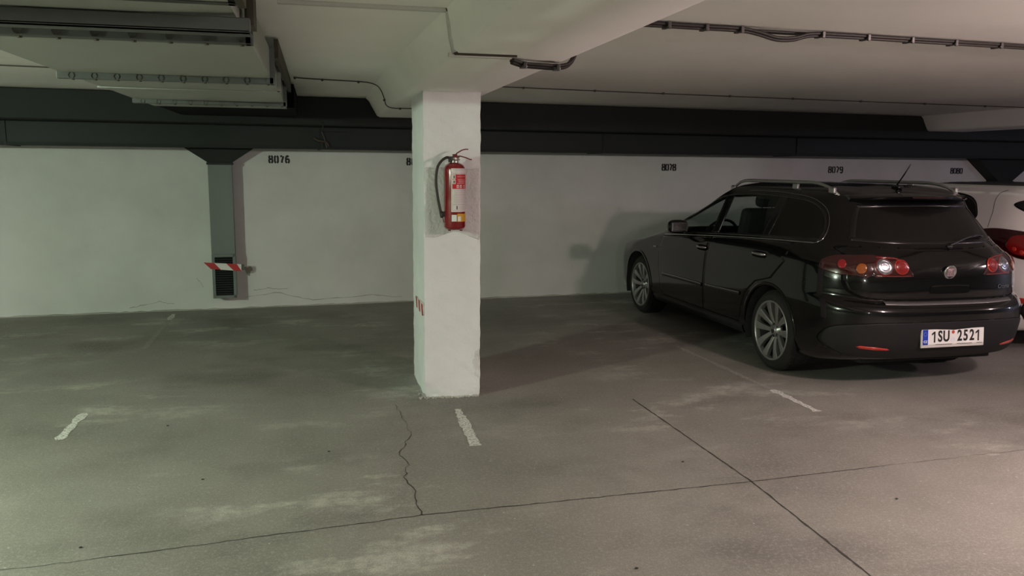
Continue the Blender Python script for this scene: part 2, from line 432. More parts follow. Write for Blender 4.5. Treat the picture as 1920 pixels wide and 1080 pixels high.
# parking lines (each painted stroke is a thing)
def pline(x0, y0, x1, y1, wdt, m, label, group=None):
    bm = NB(); rnd = random.Random(int(x0*100+y0*10))
    ribbon(bm, [(x0, y0), (x1, y1)], wdt, .0022, .0015, rnd)
    o = obj('parking_line', bm, m); return tag(o, label, 'parking line', group)
pline(-1.525, 5.69, -1.525, 5.15, .066, MLINE, 'short worn white bay line on the floor, leftmost in front')
pline(-1.565, 9.42, -1.555, 9.06, .066, MLINE, 'small white bay line end beside the back wall, left of the grey column')
pline(-1.55, 9.0, -1.53, 7.6, .055, MLINF, 'barely visible faded bay line in the dark left bay')
pline(.872, 5.30, .856, 4.55, .066, MLINE, 'short worn white bay line just in front of the pillar foot')
pline(3.225, 5.32, 3.235, 4.76, .072, MLINE, 'bright white end of the bay line in front of the black car')
pline(3.16, 6.9, 3.222, 5.33, .060, MLINF, 'faded long bay line on the floor along the black car')
pline(5.62, 5.3, 5.62, 4.7, .06, MLINF, 'faded bay line in front of the gap between the two cars')

# small grit and pebbles on the floor
PEB = ['tiny dark pebble on the floor left of the long diagonal joint', 'tiny dark pebble on the floor below the leftmost short bay line', 'tiny dark pebble on the floor left of the jagged crack, in front of the pillar',
       'tiny dark pebble on open floor midway between the leftmost bay line and the crack', 'tiny dark pebble near the bottom edge, right of the crack foot', 'tiny dark pebble near the bottom edge, below the long cross joint at left',
       'tiny dark pebble on the floor right of the joint crossing', 'tiny dark pebble on the floor right of the leftmost bay line, farther back']
rr = random.Random(11)
for i, (x, y) in enumerate([(1.93, 4.05), (-1.02, 3.62), (.02, 4.62), (-.62, 4.32), (1.22, 2.95), (-.20, 3.02), (2.75, 3.35), (-.95, 5.3)]):
    bm = NB(); t = bmesh.new(); bmesh.ops.create_icosphere(t, subdivisions=2, radius=.0055)
    for v in t.verts: v.co = Vector((v.co.x*1.4, v.co.y, v.co.z*.6))*rr.uniform(.8, 1.15)
    merge(bm, t)
    o = obj('pebble', bm, MCRK, None, True, (x, y, .004)); tag(o, PEB[i], 'pebble', 'loose dark pebbles on the floor')

# ---------------------------------------------------------------- wall duct, column duct, overhead duct
root = thing('wall_duct', 'long dark grey ventilation duct running high along the back wall', 'air duct', tuple(wp(0, .5, 1.79)), WA)
I = root.matrix_basis.inverted()
Ti = (Matrix.Translation(root.location) @ Matrix.Rotation(WA, 4, 'Z')).inverted()
def wobj(name, bm, m, par=root):
    bmesh.ops.transform(bm, matrix=Ti, verts=bm.verts); return obj(name, bm, m, par)
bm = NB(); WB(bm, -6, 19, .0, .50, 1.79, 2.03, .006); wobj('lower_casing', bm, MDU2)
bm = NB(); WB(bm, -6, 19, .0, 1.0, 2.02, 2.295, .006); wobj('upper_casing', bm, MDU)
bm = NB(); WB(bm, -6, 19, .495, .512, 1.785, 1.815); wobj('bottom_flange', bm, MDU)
for sx in (3.31, 9.3, 0.3, 6.6):
    bm = NB(); WB(bm, sx-.012, sx+.012, .0, .515, 1.782, 2.02); wobj('joint_flange', bm, MDU2)
bm = NB(); tube(bm, [wp(3.28, 1.02, 2.05), wp(3.30, .9, 1.98), wp(3.31, .54, 1.97), wp(3.345, .53, 1.86), wp(3.36, .53, 1.80)], .004, 6)
wobj('sensor_wire', bm, MCLIP)
bm = NB(); tube(bm, [wp(3.22, .53, 1.90), wp(3.27, .55, 1.875), wp(3.36, .53, 1.86), wp(3.38, .53, 1.815)], .011, 8)
wobj('wire_clip', bm, MRU)

# vertical duct columns with a flared head
def column_duct(s0, s1, z0, ztop, fl, dep, label, grille=True, seed=0):
    c = wp((s0+s1)/2, dep/2, z0)
    root = thing('duct_column', label, 'air duct', tuple(c), WA)
    T = (Matrix.Translation(c) @ Matrix.Rotation(WA, 4, 'Z')).inverted()
    def P(name, bm, m, par=root): bmesh.ops.transform(bm, matrix=T, verts=bm.verts); return obj(name, bm, m, par)
    bm = NB(); WB(bm, s0, s1, 0, dep, z0, ztop, .004); P('shaft', bm, MDUC)
    bm = NB(); WB(bm, s0-.012, s1+.012, 0, dep+.012, ztop-.025, ztop, .003); P('collar', bm, MDU2)
    # flared hopper
    bm = NB(); a = [(s0, 0, ztop), (s1, 0, ztop), (s1, dep, ztop), (s0, dep, ztop)]; zz = 1.792
    b = [(s0-fl, 0, zz), (s1+fl, 0, zz), (s1+fl, dep+.02, zz), (s0-fl, dep+.02, zz)]
    A = [bm.verts.new(wp(*q)) for q in a]; B = [bm.verts.new(wp(*q)) for q in b]
    for i in range(4): bm.faces.new((A[i], A[(i+1) % 4], B[(i+1) % 4], B[i]))
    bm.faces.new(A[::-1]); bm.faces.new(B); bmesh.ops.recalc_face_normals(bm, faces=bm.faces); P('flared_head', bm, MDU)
    if grille:
        g0, g1, ga, gb = s0, s1, z0, z0+.485
        bm = NB(); t = .03; f = dep+.012
        WB(bm, g0, g0+t, dep-.01, f, ga, gb); WB(bm, g1-t, g1, dep-.01, f, ga, gb); WB(bm, g0, g1, dep-.01, f, ga, ga+t); WB(bm, g0, g1, dep-.01, f, gb-t, gb)
        fr = P('grille_frame', bm, MDUC)
        bm = NB(); WB(bm, g0+t, g1-t, dep-.002, dep+.001, ga+t, gb-t); P('grille_backing', bm, MGAP, root)
        bm = NB()
        for k in range(17):
            z = ga+t+.013+k*.0255
            q = [wp(g0+t, dep+.001, z+.010), wp(g1-t, dep+.001, z+.010), wp(g1-t, dep+.011, z-.004), wp(g0+t, dep+.011, z-.004)]
            vv = [bm.verts.new(p) for p in q]+[bm.verts.new(p+Vector((0, 0, .002))) for p in q]
            bm.faces.new(vv[3::-1]); bm.faces.new(vv[4:]);
            for i in range(4): bm.faces.new((vv[i], vv[(i+1) % 4], vv[4+(i+1) % 4], vv[4+i]))
        bmesh.ops.recalc_face_normals(bm, faces=bm.faces); P('louvre', bm, MDU2, root)
    return root
column_duct(2.125, 2.372, .155, 1.635, .235, .20, 'grey sheet metal duct column with grille, on the left of the back wall')
column_duct(12.98, 13.25, .155, 1.47, .42, .20, 'dark duct column with flared head behind the white car', True)

# hazard board across the grille
c = wp(2.235, .222, .512)
root = thing('hazard_board', 'short red and white striped board across the grey column grille', 'warning sign', tuple(c), WA)
def hp(x, y, z): return (x, -y, z)
L_, hh, sk = .195, .040, -.045
def plate(bm, pts, y0, y1):
    a = [bm.verts.new((x, -y0, z)) for x, z in pts]; b = [bm.verts.new((x, -y1, z)) for x, z in pts]; n = len(pts)
    bm.faces.new(a); bm.faces.new(b[::-1])
    for i in range(n): bm.faces.new((a[i], a[(i+1) % n], b[(i+1) % n], b[i]))
    bmesh.ops.recalc_face_normals(bm, faces=bm.faces)
def hz(t, v): # board coords: t 0..1 along, v -1..1
    return (-L_+2*L_*t, (.052-.034*t*1.0)*1.0-.02+v*hh*(.85+.1*t)-.02)
bm = NB(); plate(bm, [hz(.0, 1), hz(1, 1), hz(1, -1), hz(.09, -1)], -.004, .004); obj('board', bm, MHWHT, root)
for a in (.0, .60):
    bm = NB(); plate(bm, [hz(a, 1), hz(a+.28, 1), hz(min(a+.45, 1), -1), hz(a+.19, -1)], .004, .0052); obj('red_stripe', bm, MHRED, root)
bm = NB(); plate(bm, [(.17, .01), (.225, .01), (.225, -.05), (.17, -.05)], -.03, -.006); tube(bm, [(.20, .03, -.02), (.20, .20, -.02)], .012, 8); obj('bracket', bm, MFL, root)
# grey blob painting a shadow on the wall beside the board
bm = NB(); pts = []
for k in range(14):
    a = 2*math.pi*k/14; r_ = .05*(1+.3*math.sin(3*a)+.15*math.cos(5*a)); pts.append((2.50+r_*.8*math.cos(a), .43+r_*math.sin(a)))
A = [bm.verts.new(wp(s, .003, z)) for s, z in pts]; B = [bm.verts.new(wp(s, 0, z)) for s, z in pts]
bm.faces.new(A)
for i in range(14): bm.faces.new((A[i], A[(i+1) % 14], B[(i+1) % 14], B[i]))
bmesh.ops.recalc_face_normals(bm, faces=bm.faces); o = obj('shadow_blob', bm, mat('shadow_blob_grey', (.26, .26, .22), .9)); struct(o)

# overhead duct at the ceiling, left
xa, xb, zb = -1.27, -.24, 2.075
root = thing('ceiling_duct', 'wide pale flat ventilation duct under the ceiling at upper left', 'air duct', ((xa+xb)/2, 5, ZC))
cx_, cy_ = (xa+xb)/2, 5
def D(name, bm, m, par=root, sm=False): bmesh.ops.transform(bm, matrix=Matrix.Translation((-cx_, -cy_, -ZC)), verts=bm.verts); return obj(name, bm, m, par, sm)
def DB(bm, x0, x1, y0, y1, z0, z1, bev=0): bx(bm, ((x0+x1)/2, (y0+y1)/2, (z0+z1)/2), (x1-x0, y1-y0, z1-z0), None, bev)
def panel(y0, y1):
    """sheet-metal section with the shallow cross-break of duct panels"""
    bm = NB(); 
    q = [(xa, y0), (xb, y0), (xb, y1), (xa, y1)]; z0, z1 = zb, 2.235
    a = [bm.verts.new((x, y, z0)) for x, y in q]; b = [bm.verts.new((x, y, z1)) for x, y in q]
    c = bm.verts.new(((xa+xb)/2+.1, (y0+y1)/2, z0-.014))
    for i in range(4):
        bm.faces.new((a[i], a[(i+1) % 4], c)); bm.faces.new((a[i], a[(i+1) % 4], b[(i+1) % 4], b[i]))
    bm.faces.new(b); bmesh.ops.recalc_face_normals(bm, faces=bm.faces); return D('duct_section', bm, MDW)
for y0, y1 in ((1.0, 2.58), (2.58, 3.16), (3.16, 4.72), (4.72, 5.55), (5.55, 6.5), (6.5, 7.25)): panel(y0, y1)
def flange(y, w, h, bolts, m=MFL):
    bm = NB(); DB(bm, xa-.02, xb+.02, y-w/2, y+w/2, zb-h, zb+.004, .003); DB(bm, xb, xb+.025, y-w/2, y+w/2, zb-h, 2.235)
    f = D('flange', bm, m)
    if bolts:
        n = bolts
        for k in range(n):
            x = xb-.0-.125*k if n < 12 else xb-.11*k
            x = xb+.0-(xb-xa)*(k+.12)/(n-.4)
            b2 = NB(); lathe(b2, [(0, -.012), (.012, -.012), (.015, -.008), (.015, .0)], 6, Matrix.Translation((x-cx_, y-w/2-.004-cy_, zb-h*.5-ZC)) @ Matrix.Rotation(R(90), 4, 'X'))
            lathe(b2, [(0, -.005), (.008, -.005), (.008, .0)], 8, Matrix.Translation((x-cx_, y-cy_, zb-h-ZC)))
            o = obj('bolt', b2, MRU, f)
    return f
flange(3.19, .045, .038, 9); flange(4.76, .05, .032, 10); flange(5.56, .02, .008, 0, MDW); flange(6.55, .05, .028, 10)
flange(2.60, .03, .006, 0)
# hanging channel under the duct
bm = NB(); DB(bm, -2.3, xb+.045, 2.76, 2.80, 2.018, 2.062, .002); DB(bm, -2.3, xb+.045, 2.76, 2.86, 2.018, 2.023); D('support_channel', bm, MFL)
# brown brackets down the right side
for y, l, q in ((2.35, .6, .0), (3.02, .14, 0), (5.9, 2.2, .12)):
    bm = NB(); DB(bm, xb+.022, xb+.045, y-l/2, y+l/2, 2.07+q, 2.29); D('side_bracket', bm, MRU)
bm = NB(); DB(bm, -1.05, -.62, 6.95, 7.12, zb-.004, zb+.01); o = D('dark_opening', bm, MGAP); o['label'] = 'dark slot in the far end of the duct'
bm = NB(); DB(bm, xa+.0, xb+.06, 7.25, 8.60, 2.085, 2.28); D('gap_shade_block', bm, MGAP)  # near-black block added to paint the shaded gap behind the duct

# ---------------------------------------------------------------- lamps
for i, (x, y, z, c, e) in enumerate(LAMPS):
    lab = ['round white bulkhead lamp under the ceiling, far left of the aisle', 'round white bulkhead lamp under the ceiling, above the aisle before the black car',
           'round white bulkhead lamp under the ceiling, in the aisle before the white car', 'added bluish fill lamp out of view, far right of the aisle', 'added fill lamp out of view, behind the viewer'][i]
    r_ = thing('bulkhead_or_fill_lamp', lab, 'lamp', (x, y, z+.13), 0, 'ceiling bulkhead lamps and added fill lamps')
    if ZC-z-.13 > .01:
        bm = NB(); tube(bm, [(0, 0, -.01), (0, 0, ZC-z-.13)], .012, 10); obj('stem', bm, MTR, r_)
    bm = NB(); lathe(bm, [(0, 0), (.13, 0), (.13, -.03), (.12, -.045), (0, -.045)], 32); obj('lamp_base', bm, MTR, r_, True)
    bm = NB(); lathe(bm, [(.105, -.045), (.11, -.07), (.095, -.11), (.06, -.135), (0, -.142)], 32)
    n = N('lamp_glow'); n.b.inputs['Emission Color'].default_value = (*c, 1); n.b.inputs['Emission Strength'].default_value = e
    n.b.inputs['Base Color'].default_value = (.9, .9, .9, 1)
    obj('lamp_shade', bm, n.m, r_, True)

# ---------------------------------------------------------------- stencilled numbers on the wall
DIG = {  # polylines in a 1x2 box with stencil breaks
 '8': [[(.42, 2), (.12, 1.85), (.08, 1.55), (.2, 1.15), (.12, 1.0), (.05, .75), (.08, .2), (.42, 0)], [(.58, 2), (.88, 1.85), (.92, 1.55), (.8, 1.15), (.88, 1.0), (.95, .75), (.92, .2), (.58, 0)], [(.25, 1.05), (.75, 1.05)]],
 '0': [[(.40, 2), (.12, 1.8), (.06, 1.4), (.06, .6), (.12, .2), (.40, 0)], [(.60, 2), (.88, 1.8), (.94, 1.4), (.94, .6), (.88, .2), (.60, 0)]],
 '7': [[(.05, 1.95), (.60, 1.95)], [(.95, 1.95), (.72, 1.2), (.52, .6), (.48, 0)]],
 '6': [[(.85, 1.75), (.6, 2), (.35, 1.95), (.12, 1.6), (.06, 1.0), (.08, .3), (.38, 0)], [(.58, 0), (.88, .2), (.94, .6), (.85, 1.0), (.55, 1.15), (.25, 1.0)]],
 '9': [[(.42, 2), (.12, 1.8), (.06, 1.4), (.15, 1.0), (.42, .85)], [(.60, 2), (.88, 1.75), (.94, 1.2), (.92, .5), (.75, .05), (.4, 0), (.12, .2)], [(.5, .88), (.85, 1.0)]]}
def number(txt, s0, zc, wch, hgt, gap, label, skew=0):
    tot = len(txt)*wch+(len(txt)-1)*gap; c = wp(s0+tot/2, .0, zc)
    bm = NB()
    for i, ch in enumerate(txt):
        for st in DIG[ch]:
            P = catmull([(a*wch, b*hgt/2) for a, b in st], 4) if len(st) > 2 else [np.array((a*wch, b*hgt/2)) for a, b in st]
            pv = None; th = .0105
            for k, p in enumerate(P):
                d = P[min(k+1, len(P)-1)]-P[max(k-1, 0)]; d = d/np.linalg.norm(d); n = np.array([-d[1], d[0]])*th
                q = []
                for sg in (1, -1):
                    for yy in (-.0012, -.0002):
                        q.append(bm.verts.new((p[0]+n[0]*sg+i*(wch+gap)-tot/2, yy, p[1]+n[1]*sg-hgt/2-skew*i)))
                q = [q[0], q[1], q[3], q[2]]
                if pv:
                    for j in range(4): bm.faces.new((pv[j], q[j], q[(j+1) % 4], pv[(j+1) % 4]))
                else: bm.faces.new(q)
                pv = q
            bm.faces.new(pv[::-1])
    bmesh.ops.recalc_face_normals(bm, faces=bm.faces)
    o = obj('bay_number', bm, MINK); o.location = c; o.rotation_euler = (0, 0, WA); return tag(o, label, 'painted number')
number('8076', 2.765, 1.675, .038, .075, .022, 'black stencilled bay number 8076 high on the back wall')
number('8077', 4.32, 1.665, .038, .075, .022, 'black stencilled bay number beginning 80, half hidden behind the pillar')
number('8078', 7.64, 1.625, .040, .078, .012, 'black stencilled bay number 8078 on the wall left of the black car roof')
number('8079', 10.19, 1.612, .045, .080, .018, 'black stencilled bay number 8079 on the wall above the black car roof')
number('8080', 12.30, 1.610, .042, .075, .015, 'black stencilled bay number 8080 on the wall beside the dark duct column')

# ---------------------------------------------------------------- cables
def clip(bm, p, s=.012, m=None): bx(bm, p, (s, s*1.2, s*1.6))
def wire(name, pts, r, label, cat, clips, m=MWIRE, n=6, group=None):
    P = catmull(pts, 8); bm = NB(); tube(bm, P, r, n)
    c = Vector(P[0]); root = thing(name, label, cat, tuple(c), 0, group)
    bmesh.ops.transform(bm, matrix=Matrix.Translation(-c), verts=bm.verts); obj('wire', bm, m, root, True)
    for p in clips:
        bm = NB(); bx(bm, Vector(p)-c, (.018, .022, .018), None, .003); obj('clip', bm, MRU, root)
    return root
zc = ZC-.006
wire('thin_wire', [(-.17, 6.86, zc), (-.06, 6.92, zc), (.16, 6.98, zc), (.34, 7.03, zc), (.43, 7.06, ZC-.010), (.495, 7.10, 2.272), (.530, 7.15, 2.24), (.560, 7.2, 2.18), (.580, 7.23, 2.125), (.64, 7.26, 2.104), (.8, 7.27, 2.104), (1.15, 7.28, 2.104)], .0045,
     'thin brown wire clipped along the ceiling from the pale duct over the beam', 'cable', [(-.16, 6.86, zc-.004), (.05, 6.95, zc-.004), (.34, 7.03, zc-.004), (.562, 7.21, 2.165), (.70, 7.26, 2.100)])
wx = [(1.165, 7.05, zc), (2.4, 7.2, zc), (3.6, 7.32, zc), (4.8, 7.42, zc), (6.2, 7.52, zc), (7.45, 7.6, zc)]
wire('thin_wire', wx, .0045, 'thin brown wire clipped across the ceiling right of the pillar', 'cable', [(x, 7.05+(x-1.165)*.0875 if x > 1.2 else 7.05, zc-.004) for x in (1.75, 2.42, 3.1, 3.8, 4.5, 5.3, 6.1, 6.9)])
wire('thin_wire', [(-2.6, 6.60, zc), (-2.0, 6.68, zc), (-1.34, 6.755, zc)], .0045, 'thin brown wire on the ceiling left of the pale duct', 'cable', [(-2.2, 6.65, zc-.004), (-1.7, 6.71, zc-.004)])
# white trunking over the beam
root = thing('cable_trunking', 'narrow white cable trunking stepping down over the beam left edge', 'trunking', (.58, 3.78, ZC))
def TB(x0, x1, y0, y1, z0, z1): bm = NB(); DB(bm, x0-.58, x1-.58, y0-3.78, y1-3.78, z0-ZC, z1-ZC, .002); return bm
for nm, a in (('ceiling_run', (-.15, .58, 3.72, 3.752, ZC-.016, ZC)), ('beam_run', (.575, .86, 3.72, 3.75, 2.094, 2.112))):
    obj(nm, TB(*a), MTR, root)
bm = NB(); bar_ = [(-.012, -.044, 0), (.004, -.044, -.12), (.020, -.044, -.195)]
pv = None
for p in bar_:
    q = [bm.verts.new((p[0]+dx, p[1]+dy, p[2])) for dx, dy in ((-.006, -.016), (.012, -.016), (.012, .016), (-.006, .016))]
    if pv:
        for k in range(4): bm.faces.new((pv[k], q[k], q[(k+1) % 4], pv[(k+1) % 4]))
    pv = q
bmesh.ops.recalc_face_normals(bm, faces=bm.faces); obj('side_run', bm, MTR, root)
bm = NB(); DB(bm, .60-.58, .885-.58, -.064, -.0585, 2.1-ZC, 2.1125-ZC); obj('dark_seam', bm, MRU, root)
bm = NB(); tube(bm, [(.003, -.063, 0), (.018, -.063, -.12), (.034, -.063, -.195)], .0025, 6); obj('dark_seam', bm, MRU, root)
# black cable bundle under beam
def bundle(label, pts, offs, r, clips, ext=None):
    c = Vector(pts[0]); root = thing('cable_bundle', label, 'cable', tuple(c))
    for k, (oy, oz, sag) in enumerate(offs):
        Q = [Vector(p)-c+Vector((0, oy, oz-sag*math.sin(math.pi*i/(len(pts)-1))*.5)) for i, p in enumerate(pts)]
        bm = NB(); tube(bm, catmull(Q, 5), r*(1 if k % 2 == 0 else .7), 8); obj('cable', bm, MCAB, root, True)
    for p in clips:
        bm = NB(); bx(bm, Vector(p)-c+Vector((0, .02, -.012)), (.022, .07, .008), None, .002); bx(bm, Vector(p)-c+Vector((0, -.012, -.006)), (.016, .012, .032), None, .002)
        obj('clip', bm, MCLIP, root)
    return root
bundle('short black cable bundle clamped under the beam in front of the pillar', [(.885, 3.80, 2.100), (.95, 3.84, 2.092), (1.05, 3.86, 2.09), (1.13, 3.88, 2.092), (1.19, 3.89, 2.11), (1.215, 3.89, 2.16), (1.19, 3.88, 2.24)],
       [(0, 0, 0), (.022, .002, 0), (.045, 0, .003), (.012, -.01, 0), (.034, -.01, .002)], .0075, [(.95, 3.84, 2.088), (1.12, 3.87, 2.086)])
cp = [(1.165, 3.80), (1.6, 3.86), (2.0, 3.90), (2.4, 3.93)]
y_ = lambda x: 3.74+(x-1.165)*.055
zz = ZC-.012
base = [(1.165, y_(1.165), zz), (1.35, y_(1.35), zz), (1.55, y_(1.55), zz), (1.8, y_(1.8), zz), (2.02, y_(2.02), zz), (2.12, y_(2.12), zz-.012), (2.22, y_(2.22), zz-.032), (2.32, y_(2.32), zz-.028), (2.42, y_(2.42), zz-.004), (2.6, y_(2.6), zz), (3.0, y_(3.0), zz), (3.5, y_(3.5), zz), (4.2, y_(4.2), zz), (5.5, y_(5.5), zz), (7.5, y_(7.5), zz)]
flat = [(x, y, zz+.004) for x, y, z in base]
root = bundle('long black cable bundle running across the ceiling at upper right', base, [(0, 0, 0), (.018, .001, 0), (.009, -.011, .0)], .008,
       [(x, y_(x), zz-.002) for x in (1.22, 1.42, 1.63, 1.83, 2.02, 2.48, 2.75, 3.02, 3.3, 3.6, 3.9, 4.2, 4.5)])
c = Vector(base[0])
for oy, r in ((.055, .006), (.075, .006), (.095, .005)):
    bm = NB(); tube(bm, catmull([Vector(p)-c+Vector((0, oy, .0)) for p in flat if not (2.05 < p[0] < 2.35 and oy < .08)], 3), r, 6); obj('cable', bm, MCAB, root, True)

# ---------------------------------------------------------------- fire extinguisher
ex = thing('fire_extinguisher', 'red fire extinguisher with black hose hanging on the white pillar', 'fire extinguisher', (.888, 5.505, 1.19))
r0 = .0715
def fil(prof): return prof
bm = NB(); lathe(bm, [(0, .012), (.045, .006), (.062, .004), (r0, .022), (r0, .40), (r0-.002, .415), (.060, .432), (.045, .443), (.028, .448), (0, .448)], 56)
obj('cylinder', bm, MEXR, ex, True)
for a in (-60, 60, 180):
    bm = NB(); bx(bm, (.045*math.sin(R(a)), -.045*math.cos(R(a)), .001), (.018, .018, .012), None, .002); obj('foot', bm, MLEV, ex)
bm = NB(); lathe(bm, [(0, .447), (.026, .447), (.026, .462), (.020, .468), (.020, .49), (0, .492)], 24)
bx(bm, (-.018, 0, .472), (.045, .03, .036), None, .004); bx(bm, (.02, 0, .475), (.03, .026, .026), None, .004)
vb = obj('valve', bm, MBRS, ex); sharp(vb)
bm = NB(); bx(bm, (-.030, -.008, .468), (.022, .034, .034), None, .004); obj('hose_coupling', bm, MCAB, ex)
def bar(bm, pts, w, t):
    pts = [Vector(p) for p in pts]; pv = None
    for i, p in enumerate(pts):
        d = (pts[min(i+1, len(pts)-1)]-pts[max(i-1, 0)]).normalized(); n = d.cross(Vector((0, 1, 0))).normalized()
        ww = w if not isinstance(w, list) else w[i]
        q = [bm.verts.new(p+Vector((0, sy*ww, 0))+n*sn*t) for sy, sn in ((1, 1), (-1, 1), (-1, -1), (1, -1))]
        if pv:
            for j in range(4): bm.faces.new((pv[j], q[j], q[(j+1) % 4], pv[(j+1) % 4]))
        else: bm.faces.new(q[::-1])
        pv = q
    bm.faces.new(pv); bmesh.ops.recalc_face_normals(bm, faces=bm.faces)
bm = NB(); bar(bm, [(-.006, -.02, .492), (.015, -.02, .512), (.045, -.02, .530), (.07, -.02, .537), (.088, -.02, .536)], [.010, .013, .013, .011, .008], .0035); obj('squeeze_lever', bm, MLEV, ex)
bm = NB(); bar(bm, [(-.006, -.02, .486), (.03, -.02, .492), (.07, -.02, .482), (.10, -.02, .470), (.112, -.02, .468)], [.010, .013, .012, .010, .008], .0035); bx(bm, (.0, -.012, .493), (.03, .03, .022), None, .003); obj('carry_handle', bm, MLEV, ex)
bm = NB(); hp_ = catmull([(-.035, -.01, .478), (-.055, -.01, .481), (-.085, -.01, .462), (-.112, -.01, .425), (-.124, -.01, .37), (-.126, -.01, .31), (-.118, -.01, .24), (-.106, -.01, .17), (-.094, -.01, .115), (-.090, -.01, .095)], 6)
tube(bm, hp_, .0088, 12); obj('hose', bm, MCAB, ex, True)
bm = NB(); tube(bm, [(-.094, -.01, .125), (-.090, -.01, .10), (-.087, -.01, .082)], [.011, .012, .010], 12); obj('nozzle', bm, MCAB, ex, True)
bm = NB(); bx(bm, (-.078, -.008, .105), (.022, .02, .034), None, .003); obj('hose_clip', bm, MCAB, ex)
bm = NB(); tube(bm, [(-.083, -.008, .09), (-.079, -.008, .07), (-.075, -.008, .05)], .0028, 6); obj('safety_cord', bm, MLEV, ex)
bm = NB(); bx(bm, (0, .080, .37), (.05, .022, .05), None, .003); bx(bm, (0, .088, .40), (.035, .006, .12), None, .002); obj('wall_bracket', bm, MLEV, ex)
def arc(a0, a1, z0, z1, rad, par, name, m, th=.0006, n=None):
    """curved label around the cylinder; angles in degrees from straight ahead, + to the right"""
    bm = NB(); n = n or max(2, int(abs(a1-a0)/5)); P = []
    for i in range(n+1):
        a = R(a0+(a1-a0)*i/n); P.append([bm.verts.new((math.sin(a)*rr_, -math.cos(a)*rr_, z)) for rr_, z in ((rad, z0), (rad, z1), (rad-th, z1), (rad-th, z0))])
    for A, B in zip(P, P[1:]):
        for k in range(4): bm.faces.new((A[k], A[(k+1) % 4], B[(k+1) % 4], B[k]))
    bm.faces.new(P[0][::-1]); bm.faces.new(P[-1]); bmesh.ops.recalc_face_normals(bm, faces=bm.faces)
    return obj(name, bm, m, par, False)
z = lambda py: 1.197+(430-py)/100*.437-1.19  # picture row -> height above the thing's base
zl = lambda cy: z(240+cy/4.5)
lab = arc(-27, 100, zl(735), zl(440), r0+.0008, ex, 'label', MLAB)
lab['label'] = 'white printed instruction label with red field'
bmI = NB()
def arcI(a0, a1, z0, z1, m, rad=r0+.0013, name='label_print'): return arc(a0, a1, z0, z1, rad, lab, name, m, .0004)
for a0, a1, t, b_ in ((-21, 95, 448, 475), (-21, 95, 583, 622), (-21, 95, 629, 682), (-21, 95, 688, 724)):
    arcI(a0, a1, zl(b_), zl(t), MLABK); arcI(a0+1, a1-1, zl(b_)+.0012, zl(t)-.0012, MLAB, r0+.0017)
arcI(-21, 95, zl(578), zl(480), MLABR)
for t, b_ in ((482, 512), (516, 545)): arcI(-20, -4, zl(b_), zl(t), MLAB, r0+.0017)
for t, b_ in ((488, 507), (522, 540)): arcI(-15, -8, zl(b_), zl(t), MLABK, r0+.0021)
for k, (a0, a1, t) in enumerate(((6, 60, 495), (8, 58, 516), (12, 56, 524), (14, 55, 532), (4, 56, 540))): arcI(a0, a1, zl(t)-.0016, zl(t), MLAB, r0+.0017)
for a0 in (2, 20, 46): arcI(a0, a0+11, zl(572), zl(552), MLAB, r0+.0017); 
for a0 in (4, 22, 48): arcI(a0+1, a0+6, zl(568), zl(558), MLABR, r0+.0021)
for k in range(5): arcI(-12, 80-8*(k % 2), zl(588+7*k)-.0011, zl(588+7*k), MLABK, r0+.0019)
for k in range(6): arcI(-15, 85-10*(k % 2), zl(636+7*k)-.0011, zl(636+7*k), MLABK, r0+.0019)
for k in range(3): arcI(12, 70, zl(698+8*k)-.0011, zl(698+8*k), MLABK, r0+.0019)
arcI(0, 7, zl(718), zl(694), MLABK, r0+.0019)
arc(-25, 2, zl(800), zl(755), r0+.0008, ex, 'inspection_sticker', MWHT)
ys = arc(5, 80, zl(802), zl(748), r0+.0008, ex, 'service_sticker', MYEL); ys['label'] = 'yellow service sticker with a white disc'
arc(8, 26, zl(798), zl(766), r0+.0014, ys, 'disc', MWHT, .0004)

